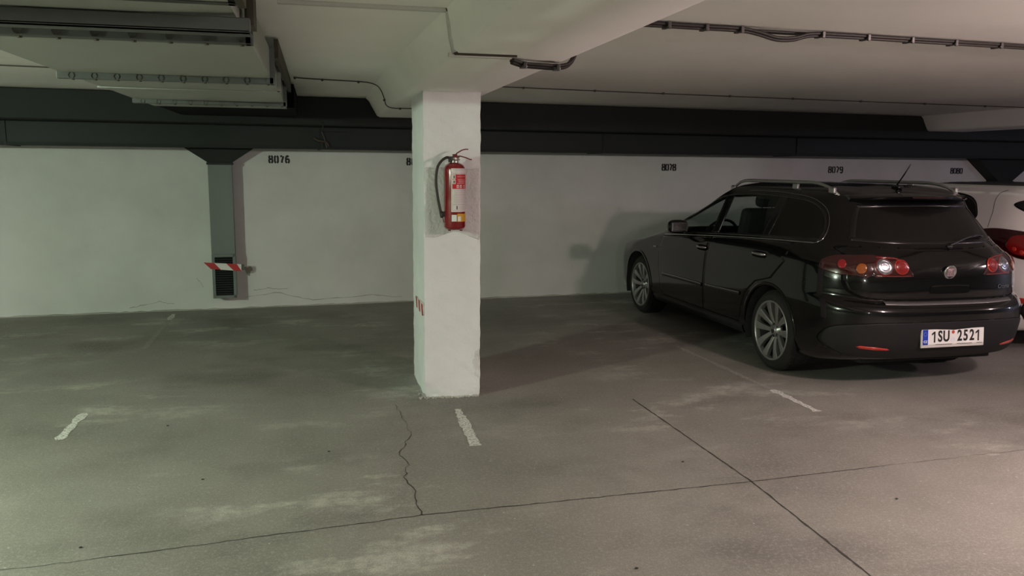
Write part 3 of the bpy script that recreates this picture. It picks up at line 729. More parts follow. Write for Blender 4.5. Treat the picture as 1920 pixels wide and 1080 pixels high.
# ---------------------------------------------------------------- cars
CH = .0145
class Car:
    """body lofted from closed rings; x right, y forward, z up; origin on the floor under the rear axle"""
    def __init__(s, root, rings, paint, shift=0):
        s.root = root; s.paint = paint
        s.rings = rings
        NS = 9; half = []
        for rg in rings: half.append(np.array(catmull(rg, NS)))
        L = []
        A = np.array(half)                                  # rings x samples x 3 (v,y,z)
        cols = []
        for j in range(A.shape[1]):
            cols.append(s.smooth([A[i, j] for i in range(A.shape[0])]))
        G = np.array(cols)                                   # samples x heights x 3
        s.G = G
        bm = NB(); nc, nr = G.shape[0], G.shape[1]
        left = [[bm.verts.new((-max(G[j, i, 0], 0), G[j, i, 1], G[j, i, 2])) for j in range(nc)] for i in range(nr)]
        V = []
        for i in range(nr):
            right = [bm.verts.new((G[j, i, 0], G[j, i, 1], G[j, i, 2])) for j in range(nc-2, 0, -1)]
            V.append(left[i]+right)
        n = len(V[0])
        for a, b in zip(V, V[1:]):
            for k in range(n): bm.faces.new((a[k], a[(k+1) % n], b[(k+1) % n], b[k]))
        # caps: bridge left/right samples of first and last ring
        for ring, fl in ((V[0], False), (V[-1], True)):
            for k in range(nc-1):
                a, b = ring[k], ring[k+1]; c_, d_ = ring[(-k-1) % n], ring[(-k) % n]
                try:
                    if k == 0: bm.faces.new((a, b, ring[n-1]))
                    elif k == nc-2: bm.faces.new((a, b, ring[nc]))
                    else: bm.faces.new((a, b, ring[n-k-1], ring[n-k]))
                except ValueError: pass
        bmesh.ops.recalc_face_normals(bm, faces=bm.faces)
        s.bvh = BVHTree.FromBMesh(bm)
        s.body = obj('body', bm, paint, root, True)
    @staticmethod
    def smooth(P, n=5):
        P = [np.array(p, float) for p in P]; out = []
        N_ = len(P)
        for i in range(N_-1):
            p0, p1, p2, p3 = P[max(i-1, 0)], P[i], P[i+1], P[min(i+2, N_-1)]
            d = np.linalg.norm(p2-p1)
            def tan(a, b, c_):
                d1 = np.linalg.norm(b-a)+1e-6; d2 = np.linalg.norm(c_-b)+1e-6
                t1 = (b-a)/d1; t2 = (c_-b)/d2; return (t1*d2+t2*d1)/(d1+d2)
            m1 = tan(p0, p1, p2)*d if i > 0 else (p2-p1); m2 = tan(p1, p2, p3)*d if i < N_-2 else (p2-p1)
            for k in range(n):
                t = k/n
                out.append((2*t**3-3*t*t+1)*p1+(t**3-2*t*t+t)*m1+(-2*t**3+3*t*t)*p2+(t**3-t*t)*m2)
        out.append(P[-1]); return out
    def cut(s, cutters, th=.02):
        md = s.body.modifiers.new('s', 'SOLIDIFY'); md.thickness = th; md.offset = -1
        obs = []
        for bm in cutters:
            o = obj('c', bm, s.paint); obs.append(o); o.parent = s.root
            b = s.body.modifiers.new('b', 'BOOLEAN'); b.operation = 'DIFFERENCE'; b.object = o; b.solver = 'EXACT'
        dg = bpy.context.evaluated_depsgraph_get(); dg.update()
        me = bpy.data.meshes.new_from_object(s.body.evaluated_get(dg))
        s.body.modifiers.clear(); old = s.body.data; s.body.data = me
        for o in obs: bpy.data.objects.remove(o)
        if not me.materials: me.materials.append(s.paint)
        sharp(s.body, 40)
        print('body faces', len(me.polygons))
    def hit(s, mode, a, b):
        if mode == 'L': o, d = Vector((-2, a, b)), Vector((1, 0, 0))
        elif mode == 'R': o, d = Vector((2, a, b)), Vector((-1, 0, 0))
        elif mode == 'B': o, d = Vector((a, -3, b)), Vector((0, 1, 0))
        elif mode == 'F': o, d = Vector((a, 6, b)), Vector((0, -1, 0))
        elif mode == 'T': o, d = Vector((a, b, 3)), Vector((0, 0, -1))
        elif mode == 'C':                                    # diagonal from rear-left corner (a = coordinate across, b = z)
            dd = Vector((1, 1, 0)).normalized(); sd = Vector((1, -1, 0)).normalized(); o = sd*a-dd*4; o.z = b; d = dd
        elif mode == 'D':                                    # rear-right corner
            dd = Vector((-1, 1, 0)).normalized(); sd = Vector((1, 1, 0)).normalized(); o = sd*a-dd*4; o.z = b; d = dd
        p, n, i, _ = s.bvh.ray_cast(o, d)
        if p is None: return None, None
        if n.dot(d) > 0: n = -n
        return p, n
    def patch(s, name, poly, mode, off, m, par=None, closed=True, n=5, th=.003, scales=(1, .93, .82, .68, .52, .35, .18), raw=False, centre=None):
        P = poly if raw else catmull(poly, n, True)
        P = [np.array(p, float) for p in P]; c = np.mean(P, axis=0) if centre is None else np.array(centre)
        bm = NB(); rings = []
        def ring(sc, of):
            out = []
            for p in P:
                q = c+(p-c)*sc; h, nn = s.hit(mode, q[0], q[1])
                if h is None: h, nn = s.hit(mode, *(c+(q-c)*.93))
                if h is None: h, nn = s.hit(mode, *c)
                out.append(bm.verts.new(h+nn*of))
            return out
        rings.append(ring(1, off-th))
        for k, sc in enumerate(scales): rings.append(ring(sc, off*(1 if k else .75)))
        h, nn = s.hit(mode, *c); cv = bm.verts.new(h+nn*off)
        N_ = len(P)
        for a, b in zip(rings, rings[1:]):
            for k in range(N_): bm.faces.new((a[k], a[(k+1) % N_], b[(k+1) % N_], b[k]))
        for k in range(N_): bm.faces.new((rings[-1][k], rings[-1][(k+1) % N_], cv))
        bmesh.ops.recalc_face_normals(bm, faces=bm.faces)
        if sum(f.normal.dot((f.calc_center_median()-Vector((0, 1.2, .8)))) for f in bm.faces) < 0: bmesh.ops.reverse_faces(bm, faces=bm.faces)
        return obj(name, bm, m, par or s.root, True)
    def strip(s, name, pts, mode, wdt, off, m, par=None, closed=False, n=6, th=.006, raw=False):
        P = [np.array(p, float) for p in (pts if raw else catmull(pts, n, closed))]; bm = NB(); rows = []
        N_ = len(P)
        for i, p in enumerate(P):
            d = (P[(i+1) % N_]-P[i-1]) if closed else P[min(i+1, N_-1)]-P[max(i-1, 0)]
            d = d/(np.linalg.norm(d)+1e-9); nn = np.array([-d[1], d[0]]); r_ = []
            for q, of in ((p+nn*wdt/2, off-th), (p+nn*wdt/2*.8, off), (p-nn*wdt/2*.8, off), (p-nn*wdt/2, off-th)):
                h, hn = s.hit(mode, *q)
                if h is None: h, hn = s.hit(mode, *p)
                if h is None: r_ = None; break
                r_.append(bm.verts.new(h+hn*of))
            if r_: rows.append(r_)
        for a, b in list(zip(rows, rows[1:]))+([(rows[-1], rows[0])] if closed else []):
            for k in range(3): bm.faces.new((a[k], a[k+1], b[k+1], b[k]))
        bmesh.ops.recalc_face_normals(bm, faces=bm.faces)
        if sum(f.normal.dot((f.calc_center_median()-Vector((0, 1.2, .8)))) for f in bm.faces) < 0: bmesh.ops.reverse_faces(bm, faces=bm.faces)
        return obj(name, bm, m, par or s.root, True)

def ring(yr, yf, W, z, vt=None, off=None, fo=None):
    """z: (rear, side rear, side front, front)"""
    vt = vt or [0, .39, .675, .875, .975, 1, 1, 1, 1, .995, .975, .87, .56, 0]
    off = off or [0, .012, .075, .22, .44]
    fo = fo or [.95, .62, .26, .07, 0]
    ys = [yr+o for o in off]; y4 = ys[-1]
    ye = yf-fo[0]
    mid = [y4+(ye-y4)*t for t in (.16, .36, .58, .80)]
    yy = ys+mid+[yf-f for f in fo]
    zz = []
    for i, y in enumerate(yy):
        if i <= 1: zz.append(z[0])
        elif i >= 12: zz.append(z[3])
        elif i == 2: zz.append(z[0]*.85+z[1]*.15)
        elif i == 3: zz.append(z[0]*.4+z[1]*.6)
        elif i == 11: zz.append(z[3]*.6+z[2]*.4)
        else:
            t = (y-ys[4])/(yy[10]-ys[4]); zz.append(z[1]+(z[2]-z[1])*max(0, min(1, t)))
    return [(W*v, y, q) for v, y, q in zip(vt, yy, zz)]
def cyl(cut_x0, cut_x1, y, z, r, n=56):
    bm = NB(); a = [bm.verts.new((cut_x0, y+r*math.cos(2*math.pi*k/n), z+r*math.sin(2*math.pi*k/n))) for k in range(n)]
    b = [bm.verts.new((cut_x1, y+r*math.cos(2*math.pi*k/n), z+r*math.sin(2*math.pi*k/n))) for k in range(n)]
    bm.faces.new(a); bm.faces.new(b[::-1])
    for i in range(n): bm.faces.new((a[i], a[(i+1) % n], b[(i+1) % n], b[i]))
    bmesh.ops.recalc_face_normals(bm, faces=bm.faces); return bm
def prismX(poly, x0, x1, n=5):
    P = catmull(poly, n, True); bm = NB(); a = [bm.verts.new((x0, p[0], p[1])) for p in P]; b = [bm.verts.new((x1, p[0], p[1])) for p in P]
    bm.faces.new(a); bm.faces.new(b[::-1]); N_ = len(P)
    for i in range(N_): bm.faces.new((a[i], a[(i+1) % N_], b[(i+1) % N_], b[i]))
    bmesh.ops.recalc_face_normals(bm, faces=bm.faces); return bm
def prismY(poly, y0, y1, n=5):
    P = catmull(poly, n, True); bm = NB(); a = [bm.verts.new((p[0], y0, p[1])) for p in P]; b = [bm.verts.new((p[0], y1, p[1])) for p in P]
    bm.faces.new(a); bm.faces.new(b[::-1]); N_ = len(P)
    for i in range(N_): bm.faces.new((a[i], a[(i+1) % N_], b[(i+1) % N_], b[i]))
    bmesh.ops.recalc_face_normals(bm, faces=bm.faces); return bm
def liner(par, x0, x1, y, z, r):
    bm = NB(); n = 40; R1 = []; R2 = []
    for k in range(n+1):
        a = math.pi*(-.12+1.24*k/n); R1.append(bm.verts.new((x0, y+r*math.cos(a), z+r*math.sin(a)))); R2.append(bm.verts.new((x1, y+r*math.cos(a), z+r*math.sin(a))))
    for k in range(n): bm.faces.new((R1[k], R1[k+1], R2[k+1], R2[k]))
    bm.faces.new(R2)
    return obj('wheel_arch_liner', bm, MINT, par)

def make_wheel(par, x, y, side, R_=.322, rim=.243, spokes=10, w_=.225):
    """side -1: outer face towards -x"""
    T = Matrix.Translation((x, y, R_)) @ (Matrix.Rotation(R(-90), 4, 'Y') if side < 0 else Matrix.Rotation(R(90), 4, 'Y'))
    root = bpy.data.objects.new('wheel', None); COL.objects.link(root); root.parent = par; root.matrix_local = T
    root.empty_display_size = .1
    # local: z outward, disc in xy
    bm = NB(); lathe(bm, [(rim-.004, .004), (rim+.012, .012), (rim+.045, .010), (R_-.018, -.004), (R_-.006, -.018), (R_, -.040), (R_+.001, -.11), (R_, -w_+.04), (R_-.012, -w_+.015), (rim+.03, -w_), (rim-.004, -w_+.004)], 72)
    # tread blocks: fine ribs across the shoulder
    for k in range(72):
        a = 2*math.pi*k/72
        for zz_ in (-.045, -.085, -.125, -.165):
            bx(bm, (0, 0, 0), (.006, .018, .030), Matrix.Rotation(a+.02*((zz_*100) % 3), 4, 'Z') @ Matrix.Translation((R_+.0, 0, zz_)) @ Matrix.Rotation(R(25), 4, 'X'))
    obj('tyre', bm, MTY, root, False)
    bm = NB(); lathe(bm, [(rim, -.015), (rim+.003, .004), (rim-.002, .012), (rim-.012, .011), (rim-.016, .002), (rim-.018, -.05)], 72); ro = obj('rim', bm, MRIM, root, True)
    bm = NB(); lathe(bm, [(rim-.017, -.03), (rim-.03, -.10), (rim-.04, -.15), (.02, -.15)], 48); lathe(bm, [(.02, -.10), (.13, -.10), (.13, -.115), (.02, -.115)], 32); obj('rim_barrel', bm, MRIMD, ro, True)
    for k in range(spokes):
        a = 2*math.pi*(k+.5)/spokes+(R(4) if k % 2 else R(-4))
        pts = [(.055, .018, -.030), (.10, .021, -.018), (.16, .028, -.004), (.215, .036, .003), (rim-.008, .040, .004)]
        tw = R(7) if k % 2 else R(-7)
        bm = NB(); rows = []
        for i, (r_, hw, zz_) in enumerate(pts):
            aa = a-tw*(1-i/4); hw *= .86
            er = Vector((math.cos(aa), math.sin(aa), 0)); et = Vector((-math.sin(aa), math.cos(aa), 0))
            rows.append([bm.verts.new(er*r_+et*q+Vector((0, 0, zz_+dz))) for q, dz in ((-hw, -.035), (-hw, -.004), (-hw*.6, 0), (hw*.6, 0), (hw, -.004), (hw, -.035))])
        for A, B in zip(rows, rows[1:]):
            for i in range(6): bm.faces.new((A[i], A[(i+1) % 6], B[(i+1) % 6], B[i]))
        bm.faces.new(rows[0][::-1]); bm.faces.new(rows[-1]); bmesh.ops.recalc_face_normals(bm, faces=bm.faces)
        obj('spoke', bm, MRIM, ro)
    bm = NB(); lathe(bm, [(0, -.012), (.03, -.012), (.034, -.018), (.036, -.03), (.075, -.035), (.078, -.06), (.02, -.09)], 40); hb = obj('hub', bm, MRIM, ro, True)
    bm = NB(); lathe(bm, [(0, -.009), (.022, -.0095), (.026, -.012)], 24); obj('hub_cap', bm, MCHRD, ro, True)
    for k in range(5):
        a = 2*math.pi*k/5+R(18)
        bm = NB(); lathe(bm, [(.0105, -.026), (.0105, -.032), (0, -.0325)], 12, Matrix.Translation((.054*math.cos(a), .054*math.sin(a), 0))); obj('wheel_bolt', bm, MGAP, ro, True)
    return root
def cp_tree(o, par):
    c = o.copy(); COL.objects.link(c); c.parent = par
    for ch in o.children: cp_tree(ch, c)
    return c

# ----- black estate car
bk = thing('car', 'glossy black estate car with roof rails and silver ten-spoke wheels', 'car', (4.38563, 5.91757, 0), CH)
vt_u = [0, .42, .72, .90, .98, 1, 1, 1, 1, 1, .97, .86, .55, 0]
RG = [
 ring(-.80, 3.50, .74, (.24, .20, .20, .20)),
 ring(-.90, 3.62, .83, (.275, .215, .215, .22)),
 ring(-.965, 3.68, .868, (.36, .30, .30, .32)),
 ring(-.995, 3.67, .884, (.47, .42, .42, .42)),
 ring(-1.005, 3.67, .890, (.57, .55, .54, .52)),
 ring(-1.000, 3.66, .891, (.625, .63, .60, .58)),
 ring(-.975, 3.65, .890, (.662, .68, .65, .62)),
 ring(-.930, 3.64, .888, (.685, .72, .69, .66)),
 ring(-.925, 3.61, .885, (.76, .78, .74, .70)),
 ring(-.915, 3.53, .878, (.86, .87, .785, .74)),
 ring(-.895, 3.36, .862, (.95, .96, .845, .785), fo=[.95, .70, .40, .14, 0]),
 ring(-.865, 3.00, .835, (1.03, 1.035, .915, .86), fo=[.80, .62, .38, .14, 0], off=[0, .02, .09, .23, .42], vt=[0, .37, .63, .82, .95, 1, 1, 1, 1, 1, .97, .86, .56, 0]),
 ring(-.835, 2.62, .800, (1.085, 1.085, .955, .93), fo=[.50, .36, .24, .10, 0], off=[0, .02, .09, .22, .42], vt=[0, .36, .60, .79, .94, 1, 1, 1, 1, 1, .96, .84, .52, 0]),
 ring(-.74, 2.24, .737, (1.21, 1.20, 1.10, 1.08), fo=[.42, .32, .20, .08, 0], off=[0, .02, .085, .19, .38], vt=[0, .36, .60, .77, .92, 1, 1, 1, 1, 1, .96, .84, .52, 0]),
 ring(-.61, 1.86, .672, (1.33, 1.33, 1.265, 1.25), fo=[.42, .32, .20, .08, 0], off=[0, .02, .075, .16, .32], vt=[0, .37, .62, .79, .93, 1, 1, 1, 1, 1, .96, .84, .52, 0]),
 ring(-.53, 1.62, .628, (1.392, 1.405, 1.40, 1.352), fo=[.46, .36, .24, .09, 0], off=[0, .01, .05, .12, .26], vt=[0, .38, .64, .82, .95, 1, 1, 1, 1, 1, .96, .84, .52, 0]),
 ring(-.49, 1.52, .575, (1.420, 1.45, 1.450, 1.395), fo=[.46, .36, .24, .09, 0], off=[0, .01, .05, .12, .26], vt=[0, .38, .64, .82, .95, 1, 1, 1, 1, 1, .96, .84, .52, 0]),
 ring(-.42, 1.38, .46, (1.447, 1.478, 1.482, 1.432), fo=[.42, .32, .22, .09, 0], off=[0, .01, .05, .13, .26]),
 ring(-.25, 1.15, .24, (1.480, 1.497, 1.500, 1.470), fo=[.36, .28, .20, .09, 0], off=[0, .01, .05, .13, .26]),
 ring(-.05, .95, .06, (1.500, 1.505, 1.507, 1.495), fo=[.36, .28, .20, .09, 0], off=[0, .01, .05, .13, .26]),
]
car = Car(bk, RG, MBLK)
# daylight opening outline (y, z)
DLO = [(2.11, .945), (1.55, .985), (.9, 1.025), (.3, 1.055), (-.1, 1.072), (-.38, 1.082), (-.425, 1.10), (-.40, 1.18), (-.33, 1.28), (-.24, 1.345), (-.10, 1.385), (.15, 1.405), (.50, 1.415), (.85, 1.410), (1.15, 1.385), (1.42, 1.325), (1.68, 1.225), (1.90, 1.105), (2.06, .99)]
RGL = [(-.59, 1.10), (-.3, 1.085), (0, 1.082), (.3, 1.085), (.59, 1.10), (.605, 1.13), (.555, 1.24), (.49, 1.345), (.44, 1.362), (0, 1.372), (-.44, 1.362), (-.49, 1.345), (-.555, 1.24), (-.605, 1.13)]
WSC = [(-.68, 1.00), (-.3, .985), (.3, .985), (.68, 1.00), (.69, 1.04), (.60, 1.20), (.50, 1.335), (.3, 1.352), (-.3, 1.352), (-.50, 1.335), (-.60, 1.20), (-.69, 1.04)]
def shrink(P, d):
    P = [np.array(p) for p in P]; c = np.mean(P, axis=0); out = []
    for i, p in enumerate(P):
        t = P[(i+1) % len(P)]-P[i-1]; t = t/np.linalg.norm(t); n = np.array([-t[1], t[0]])
        if n @ (c-p) < 0: n = -n
        out.append(p+n*d)
    return out
RA = .365
car.cut([prismX(shrink(DLO, .012), -1.2, 1.2), prismY(shrink(RGL, .012), -1.5, -.2), prismY(shrink(WSC, .01), 1.3, 4.0),
         cyl(-1.1, -.58, 0, .33, RA), cyl(.58, 1.1, 0, .33, RA), cyl(-1.1, -.58, 2.70, .33, RA), cyl(.58, 1.1, 2.70, .33, RA)])
for y in (0, 2.70):
    for sx in (-1, 1): liner(bk, sx*.872, sx*.56, y, .33, RA-.002)
# glazing per side
DG = shrink(DLO, .004)
def clipy(poly, a, b):
    """piece of outline between y=a and y=b"""
    P = [tuple(p) for p in catmull(poly, 6, True)]
    def cl(P, k, keep):
        out = []
        for i in range(len(P)):
            p, q = P[i-1], P[i]; ip, iq = keep(p[0]), keep(q[0])
            if ip != iq: t = (k-p[0])/(q[0]-p[0]); out.append((k, p[1]+(q[1]-p[1])*t))
            if iq: out.append(tuple(q))
        return out
    return cl(cl(P, a, lambda y: y >= a), b, lambda y: y <= b)
for md, nm in (('L', 'left'), ('R', 'right')):
    for a, b, lab_ in ((1.17, 2.2, 'front_door_window'), (.30, 1.07, 'rear_door_window'), (-.5, .22, 'quarter_window')):
        car.patch(lab_, clipy(DG, a, b), md, -.004, MGL if a > .1 else MGLD, raw=True, th=.004)
    for a, b, lab_ in ((1.05, 1.19, 'door_pillar'), (.20, .32, 'door_pillar')):
        car.patch(lab_, clipy(DG, a, b), md, -.0025, MTRIM, raw=True, th=.001, scales=(1, .9, .6, .3))
    car.strip('window_seal', shrink(DLO, .010), md, .020, .001, MTRIM, closed=True)
    t_ = car.strip('window_trim', [(2.13, .932), (1.55, .972), (.9, 1.012), (.3, 1.042), (-.1, 1.059), (-.40, 1.068)], md, .010, .004, MCHR); t_['label'] = 'chrome strip below the side windows'
    t_ = car.strip('window_trim', [(-.40, 1.068), (-.437, 1.085), (-.440, 1.12), (-.415, 1.19), (-.345, 1.29), (-.25, 1.357), (-.105, 1.398), (.15, 1.418), (.50, 1.428), (.85, 1.423)], md, .007, .004, MCHRD)
    # doors: raised panels over a dark joint
    FD = [(1.12, .31), (2.02, .31), (2.10, .40), (2.14, .62), (2.15, .80), (2.13, .915), (1.6, .955), (1.12, .985)]
    RD = [(1.10, .31), (1.10, .99), (.6, 1.02), (.05, 1.045), (-.20, 1.05), (-.17, .90), (-.02, .755), (.20, .70), (.36, .58), (.43, .43), (.46, .31)]
    def dense(P):
        o = []
        for p, q in zip(P, P[1:]+P[:1]):
            k = max(1, int(math.dist(p, q)/.05)); o += [(p[0]+(q[0]-p[0])*j/k, p[1]+(q[1]-p[1])*j/k) for j in range(k)]
        return o
    for D_, nm2 in ((FD, 'front_door'), (RD, 'rear_door')):
        g = car.strip('door_gap', dense(D_), md, .007, .0006, MGAP, closed=True, raw=True, th=.001)
        cn = (np.mean([p[0] for p in D_]), .62) if nm2 == 'front_door' else (.72, .78)
        dr = car.patch(nm2, dense(shrink(D_, .0035)), md, .0018, MBLK, raw=True, th=.003, scales=(1, .97, .9, .8, .7, .58, .46, .34, .22, .1), centre=cn)
        # handle
        ya, yb, hz_ = ((1.12, 1.30, .885) if nm2 == 'front_door' else (.10, .30, .925))
        car.patch('handle_recess', [(ya+.01, hz_-.028), (yb-.01, hz_-.028), (yb+.005, hz_), (yb-.02, hz_+.018), (ya+.02, hz_+.018), (ya-.005, hz_)], md, .0035, MGAP, par=dr, th=.002)
        h, nn = car.hit(md, (ya+yb)/2, hz_); bm = NB(); sx = -1 if md == 'L' else 1; pts = []
        for t in np.linspace(0, 1, 9):
            yy = ya+(yb-ya)*t; hh_, _ = car.hit(md, yy, hz_); pts.append(Vector((hh_.x+sx*(.004+.030*math.sin(math.pi*t)**.5), yy, hz_+.004*t)))
        tube(bm, pts, [.008, .011, .012, .012, .012, .012, .012, .011, .008], 10); bmesh.ops.scale(bm, vec=(1, 1, 1.15), verts=bm.verts, space=Matrix.Translation((0, 0, -hz_)))
        ho = obj('handle', bm, MCHR, dr, True); ho['label'] = 'chrome door handle'
        mo = ([(1.15, .548), (1.6, .545), (2.02, .538)] if nm2 == 'front_door' else [(.44, .572), (.75, .562), (1.07, .552)])
        car.strip('rub_strip', [(p[0], p[1]-.012) for p in mo], md, .030, .010, MTRIM, par=dr, th=.008)
        t_ = car.strip('chrome_insert', mo, md, .008, .013, MCHR, par=dr, th=.003)
    car.patch('side_indicator', [(2.22, .785), (2.30, .782), (2.31, .795), (2.23, .80)], md, .006, MCLR, n=4, scales=(1, .8, .4), th=.006)
    # sill
    car.strip('sill', [(.42, .255), (1.2, .25), (2.30, .25)], md, .07, .008, MBLKP, th=.01)
    # arch lips
    for yc in (0, 2.70):
        P_ = [(yc+(RA+.012)*math.cos(a), .33+(RA+.012)*math.sin(a)) for a in np.linspace(R(2), R(178), 40)]
        car.strip('arch_lip', P_, md, .022, .006, MBLK, raw=True, th=.008)
    # mirror
    sx = -1 if md == 'L' else 1
    bm = NB(); t = bmesh.new(); bmesh.ops.create_uvsphere(t, u_segments=24, v_segments=14, radius=1)
    for v in t.verts:
        x, y, z_ = v.co; e = .72
        v.co = Vector((math.copysign(abs(x)**e, x)*.105, math.copysign(abs(y)**e, y)*.055, math.copysign(abs(z_)**e, z_)*.068))
    merge(bm, t, Matrix.Translation((sx*.920, 1.65, 1.045)))
    tube(bm, [(sx*.78, 1.72, 1.0), (sx*.86, 1.68, 1.015)], [.03, .022], 10); mi = obj('wing_mirror', bm, MBLK, bk, True)
    bm = NB(); bx(bm, (sx*.923, 1.596, 1.045), (.165, .006, .095), None, .012); obj('mirror_glass', bm, MCHRD, mi)
    # roof rail: arched tube with tapered feet
    pts = []; rx = .555
    for t in np.linspace(0, 1, 25):
        yy = -.34+1.68*t; hh_, _ = car.hit('T', sx*min(rx, .54), yy); lift = .052*min(1, math.sin(math.pi*t)**.7*1.5)
        pts.append(Vector((sx*rx*(1-.03*abs(2*t-1)), yy, (hh_.z if hh_ else 1.43)+lift-.006)))
    bm = NB(); tube(bm, pts, [.009+.006*min(1, 4*min(t, 1-t)) for t in np.linspace(0, 1, 25)], 10)
    ro_ = obj('roof_rail', bm, MRAIL, bk, True)
    for yy in (-.27, .22, 1.24):
        hh_, _ = car.hit('T', sx*.54, yy); bm = NB(); bx(bm, (sx*.552, yy, hh_.z+.010), (.026, .075, .05), None, .010); obj('rail_foot', bm, MRAIL, ro_)
# rear glazing and hatch
rg = car.patch('rear_window', shrink(RGL, .004), 'B', -.003, MGLD, th=.004)
car.strip('rear_window_seal', shrink(RGL, .012), 'B', .024, .001, MTRIM, closed=True)
car.patch('windscreen', shrink(WSC, .003), 'F', -.003, MGL, th=.004)
TGp = [(-.56, .700), (0, .695), (.56, .700), (.70, .735), (.745, .80), (.74, .90), (.70, 1.0), (.66, 1.062), (0, 1.052), (-.66, 1.062), (-.70, 1.0), (-.74, .90), (-.745, .80), (-.70, .735)]
car.strip('tailgate_gap', TGp, 'B', .010, .0006, MGAP, closed=True, th=.001)
tg = car.patch('tailgate', shrink(TGp, .006), 'B', .003, MBLK, scales=(1, .97, .92, .84, .74, .6, .45, .3, .15), n=6)
# handle recess in hatch and light strip
HR = [(-.155, .742), (0, .738), (.155, .742), (.165, .765), (.15, .79), (0, .795), (-.15, .79), (-.165, .765)]
car.patch('handle_recess', HR, 'B', .0045, MGAP, par=tg, th=.002)
car.strip('handle_lip', [(-.16, .79), (0, .797), (.16, .79)], 'B', .012, .010, MBLK, par=tg)
# badge
h, nn = car.hit('B', -.005, .892)
Tb = Matrix.Translation((-.005, h.y-.010, .892)) @ Matrix.Rotation(R(90)+math.atan2(nn.z, -nn.y), 4, 'X')
bm = NB(); lathe(bm, [(0, .006), (.040, .007), (.045, .010), (.050, .009), (.052, .002), (.050, -.004)], 40, Tb); bd = obj('badge', bm, MCHR, tg, True); bd['label'] = 'round chrome badge'
bm = NB(); bx(bm, (0, 0, .0075), (.056, .056, .004), Tb, .004); obj('badge_field', bm, MBADGE, bd)
def letters(par, T, txt, hgt, wch, m, gap=.3, th=.0012, name='lettering', bold=.0):
    cu = bpy.data.curves.new('t', 'FONT'); cu.body = txt; cu.align_x = 'CENTER'; cu.align_y = 'CENTER'; cu.size = hgt/.72; cu.extrude = th; cu.offset = bold
    ob = bpy.data.objects.new('t', cu); COL.objects.link(ob); dg = bpy.context.evaluated_depsgraph_get(); dg.update()
    me = bpy.data.meshes.new_from_object(ob.evaluated_get(dg)); bpy.data.objects.remove(ob)
    me.transform(T @ Matrix.Diagonal((wch, 1, 1, 1))); me.materials.clear(); me.materials.append(m)
    o = bpy.data.objects.new(name, me); COL.objects.link(o); o.parent = par; return o
letters(bd, Tb @ Matrix.Translation((0, 0, .0105)), 'FIAT', .040, .55, MCHR, name='badge_lettering')
# model script on the hatch, right side
h, nn = car.hit('B', .56, .775)
letters(tg, Matrix.Translation((.50, car.hit('B', .50, .775)[0].y-.006, .775)) @ Matrix.Rotation(R(12), 4, 'Z') @ Matrix.Rotation(R(90), 4, 'X'), 'Croma', .030, 1.1, MCHR, name='lettering')
# wiper
bm = NB(); pts = []
for t in np.linspace(0, 1, 14):
    x = .03+.36*t; zz_ = 1.068+.060*math.sin(t*1.9); hh_, hn = car.hit('B', x, max(1.06, zz_)); pts.append(hh_+hn*(.022 if t < .9 else .016))
tube(bm, pts, [.012]*3+[.008]*8+[.005]*3, 8); lathe(bm, [(0, .03), (.016, .028), (.018, 0)], 16, Matrix.Translation((.03, car.hit('B', .03, 1.068)[0].y, 1.068)) @ Matrix.Rotation(R(90), 4, 'X'))
wi = obj('rear_wiper', bm, MTRIM, bk, True)
bm = NB(); tube(bm, [p-Vector((0, 0, .0))+Vector((0, .010, -.006)) for p in pts[3:]], .004, 6); obj('wiper_blade', bm, MGAP, wi)
# bumper: lower satin insert, split from the painted part
BI = [(-.84, .44), (-.80, .50), (-.66, .532), (-.5, .545), (0, .549), (.5, .545), (.66, .532), (.80, .50), (.84, .44), (.83, .36), (.72, .295), (.55, .275), (0, .27), (-.55, .275), (-.72, .295), (-.83, .36)]
car.strip('bumper_gap', BI, 'B', .010, .0006, MGAP, closed=True, th=.001)
bi = car.patch('lower_bumper', BI, 'B', .006, MBLKP, n=6, scales=(1, .985, .95, .9, .83, .74, .62, .48, .33, .16), th=.006)
car.strip('bumper_ledge_trim', [(-.52, .680), (-.3, .676), (0, .675), (.3, .676), (.56, .680)], 'B', .020, .007, MLEDGE)
for sx in (-1, 1):
    P_ = [(sx*.66, .352), (sx*.49, .343), (sx*.49, .358), (sx*.66, .372)]
    f_ = car.patch('rear_reflector', P_, 'B', .011, MREFL, n=2, scales=(1, .8, .5, .2), th=.008, par=bi)
# number plate
hx_, _ = car.hit('B', 0, .43)
pl = bpy.data.objects.new('number_plate', None); COL.objects.link(pl); pl.parent = bk; pl.location = (-.008, hx_.y-.012, .438); pl.rotation_euler = (R(-4), 0, 0); pl.empty_display_size = .1
bm = NB(); bx(bm, (0, .002, -.006), (.530, .014, .134), None, .004); obj('plate_frame', bm, MPLF, pl)
bm = NB(); bx(bm, (0, -.0065, .004), (.520, .003, .110), None, .001); p_ = obj('plate', bm, MPLW, pl)
bm = NB(); bx(bm, (-.236, -.0085, .004), (.044, .002, .108)); obj('plate_band', bm, MPLB, pl)
RX = Matrix.Rotation(R(90), 4, 'X')
for k, ch in enumerate('1SU2521'):
    x = (-.168, -.112, -.060, .053, .104, .157, .203)[k]
    if ch == '1':
        bm = NB(); prism(bm, [(.004, -.039), (.015, -.039), (.015, .039), (.006, .039), (-.014, .024), (-.014, .011), (.004, .023)], 0, .0015, Matrix.Translation((x, -.008, .004)) @ RX)
        obj('plate_character', bm, MPTX, pl)
    else: letters(pl, Matrix.Translation((x, -.009, .004)) @ RX, ch, .078, .74, MPTX, name='plate_character', bold=.0028)
letters(pl, Matrix.Translation((-.236, -.0105, -.028)) @ RX, 'CZ', .017, 1.0, MPLW, name='plate_character', bold=.0006)
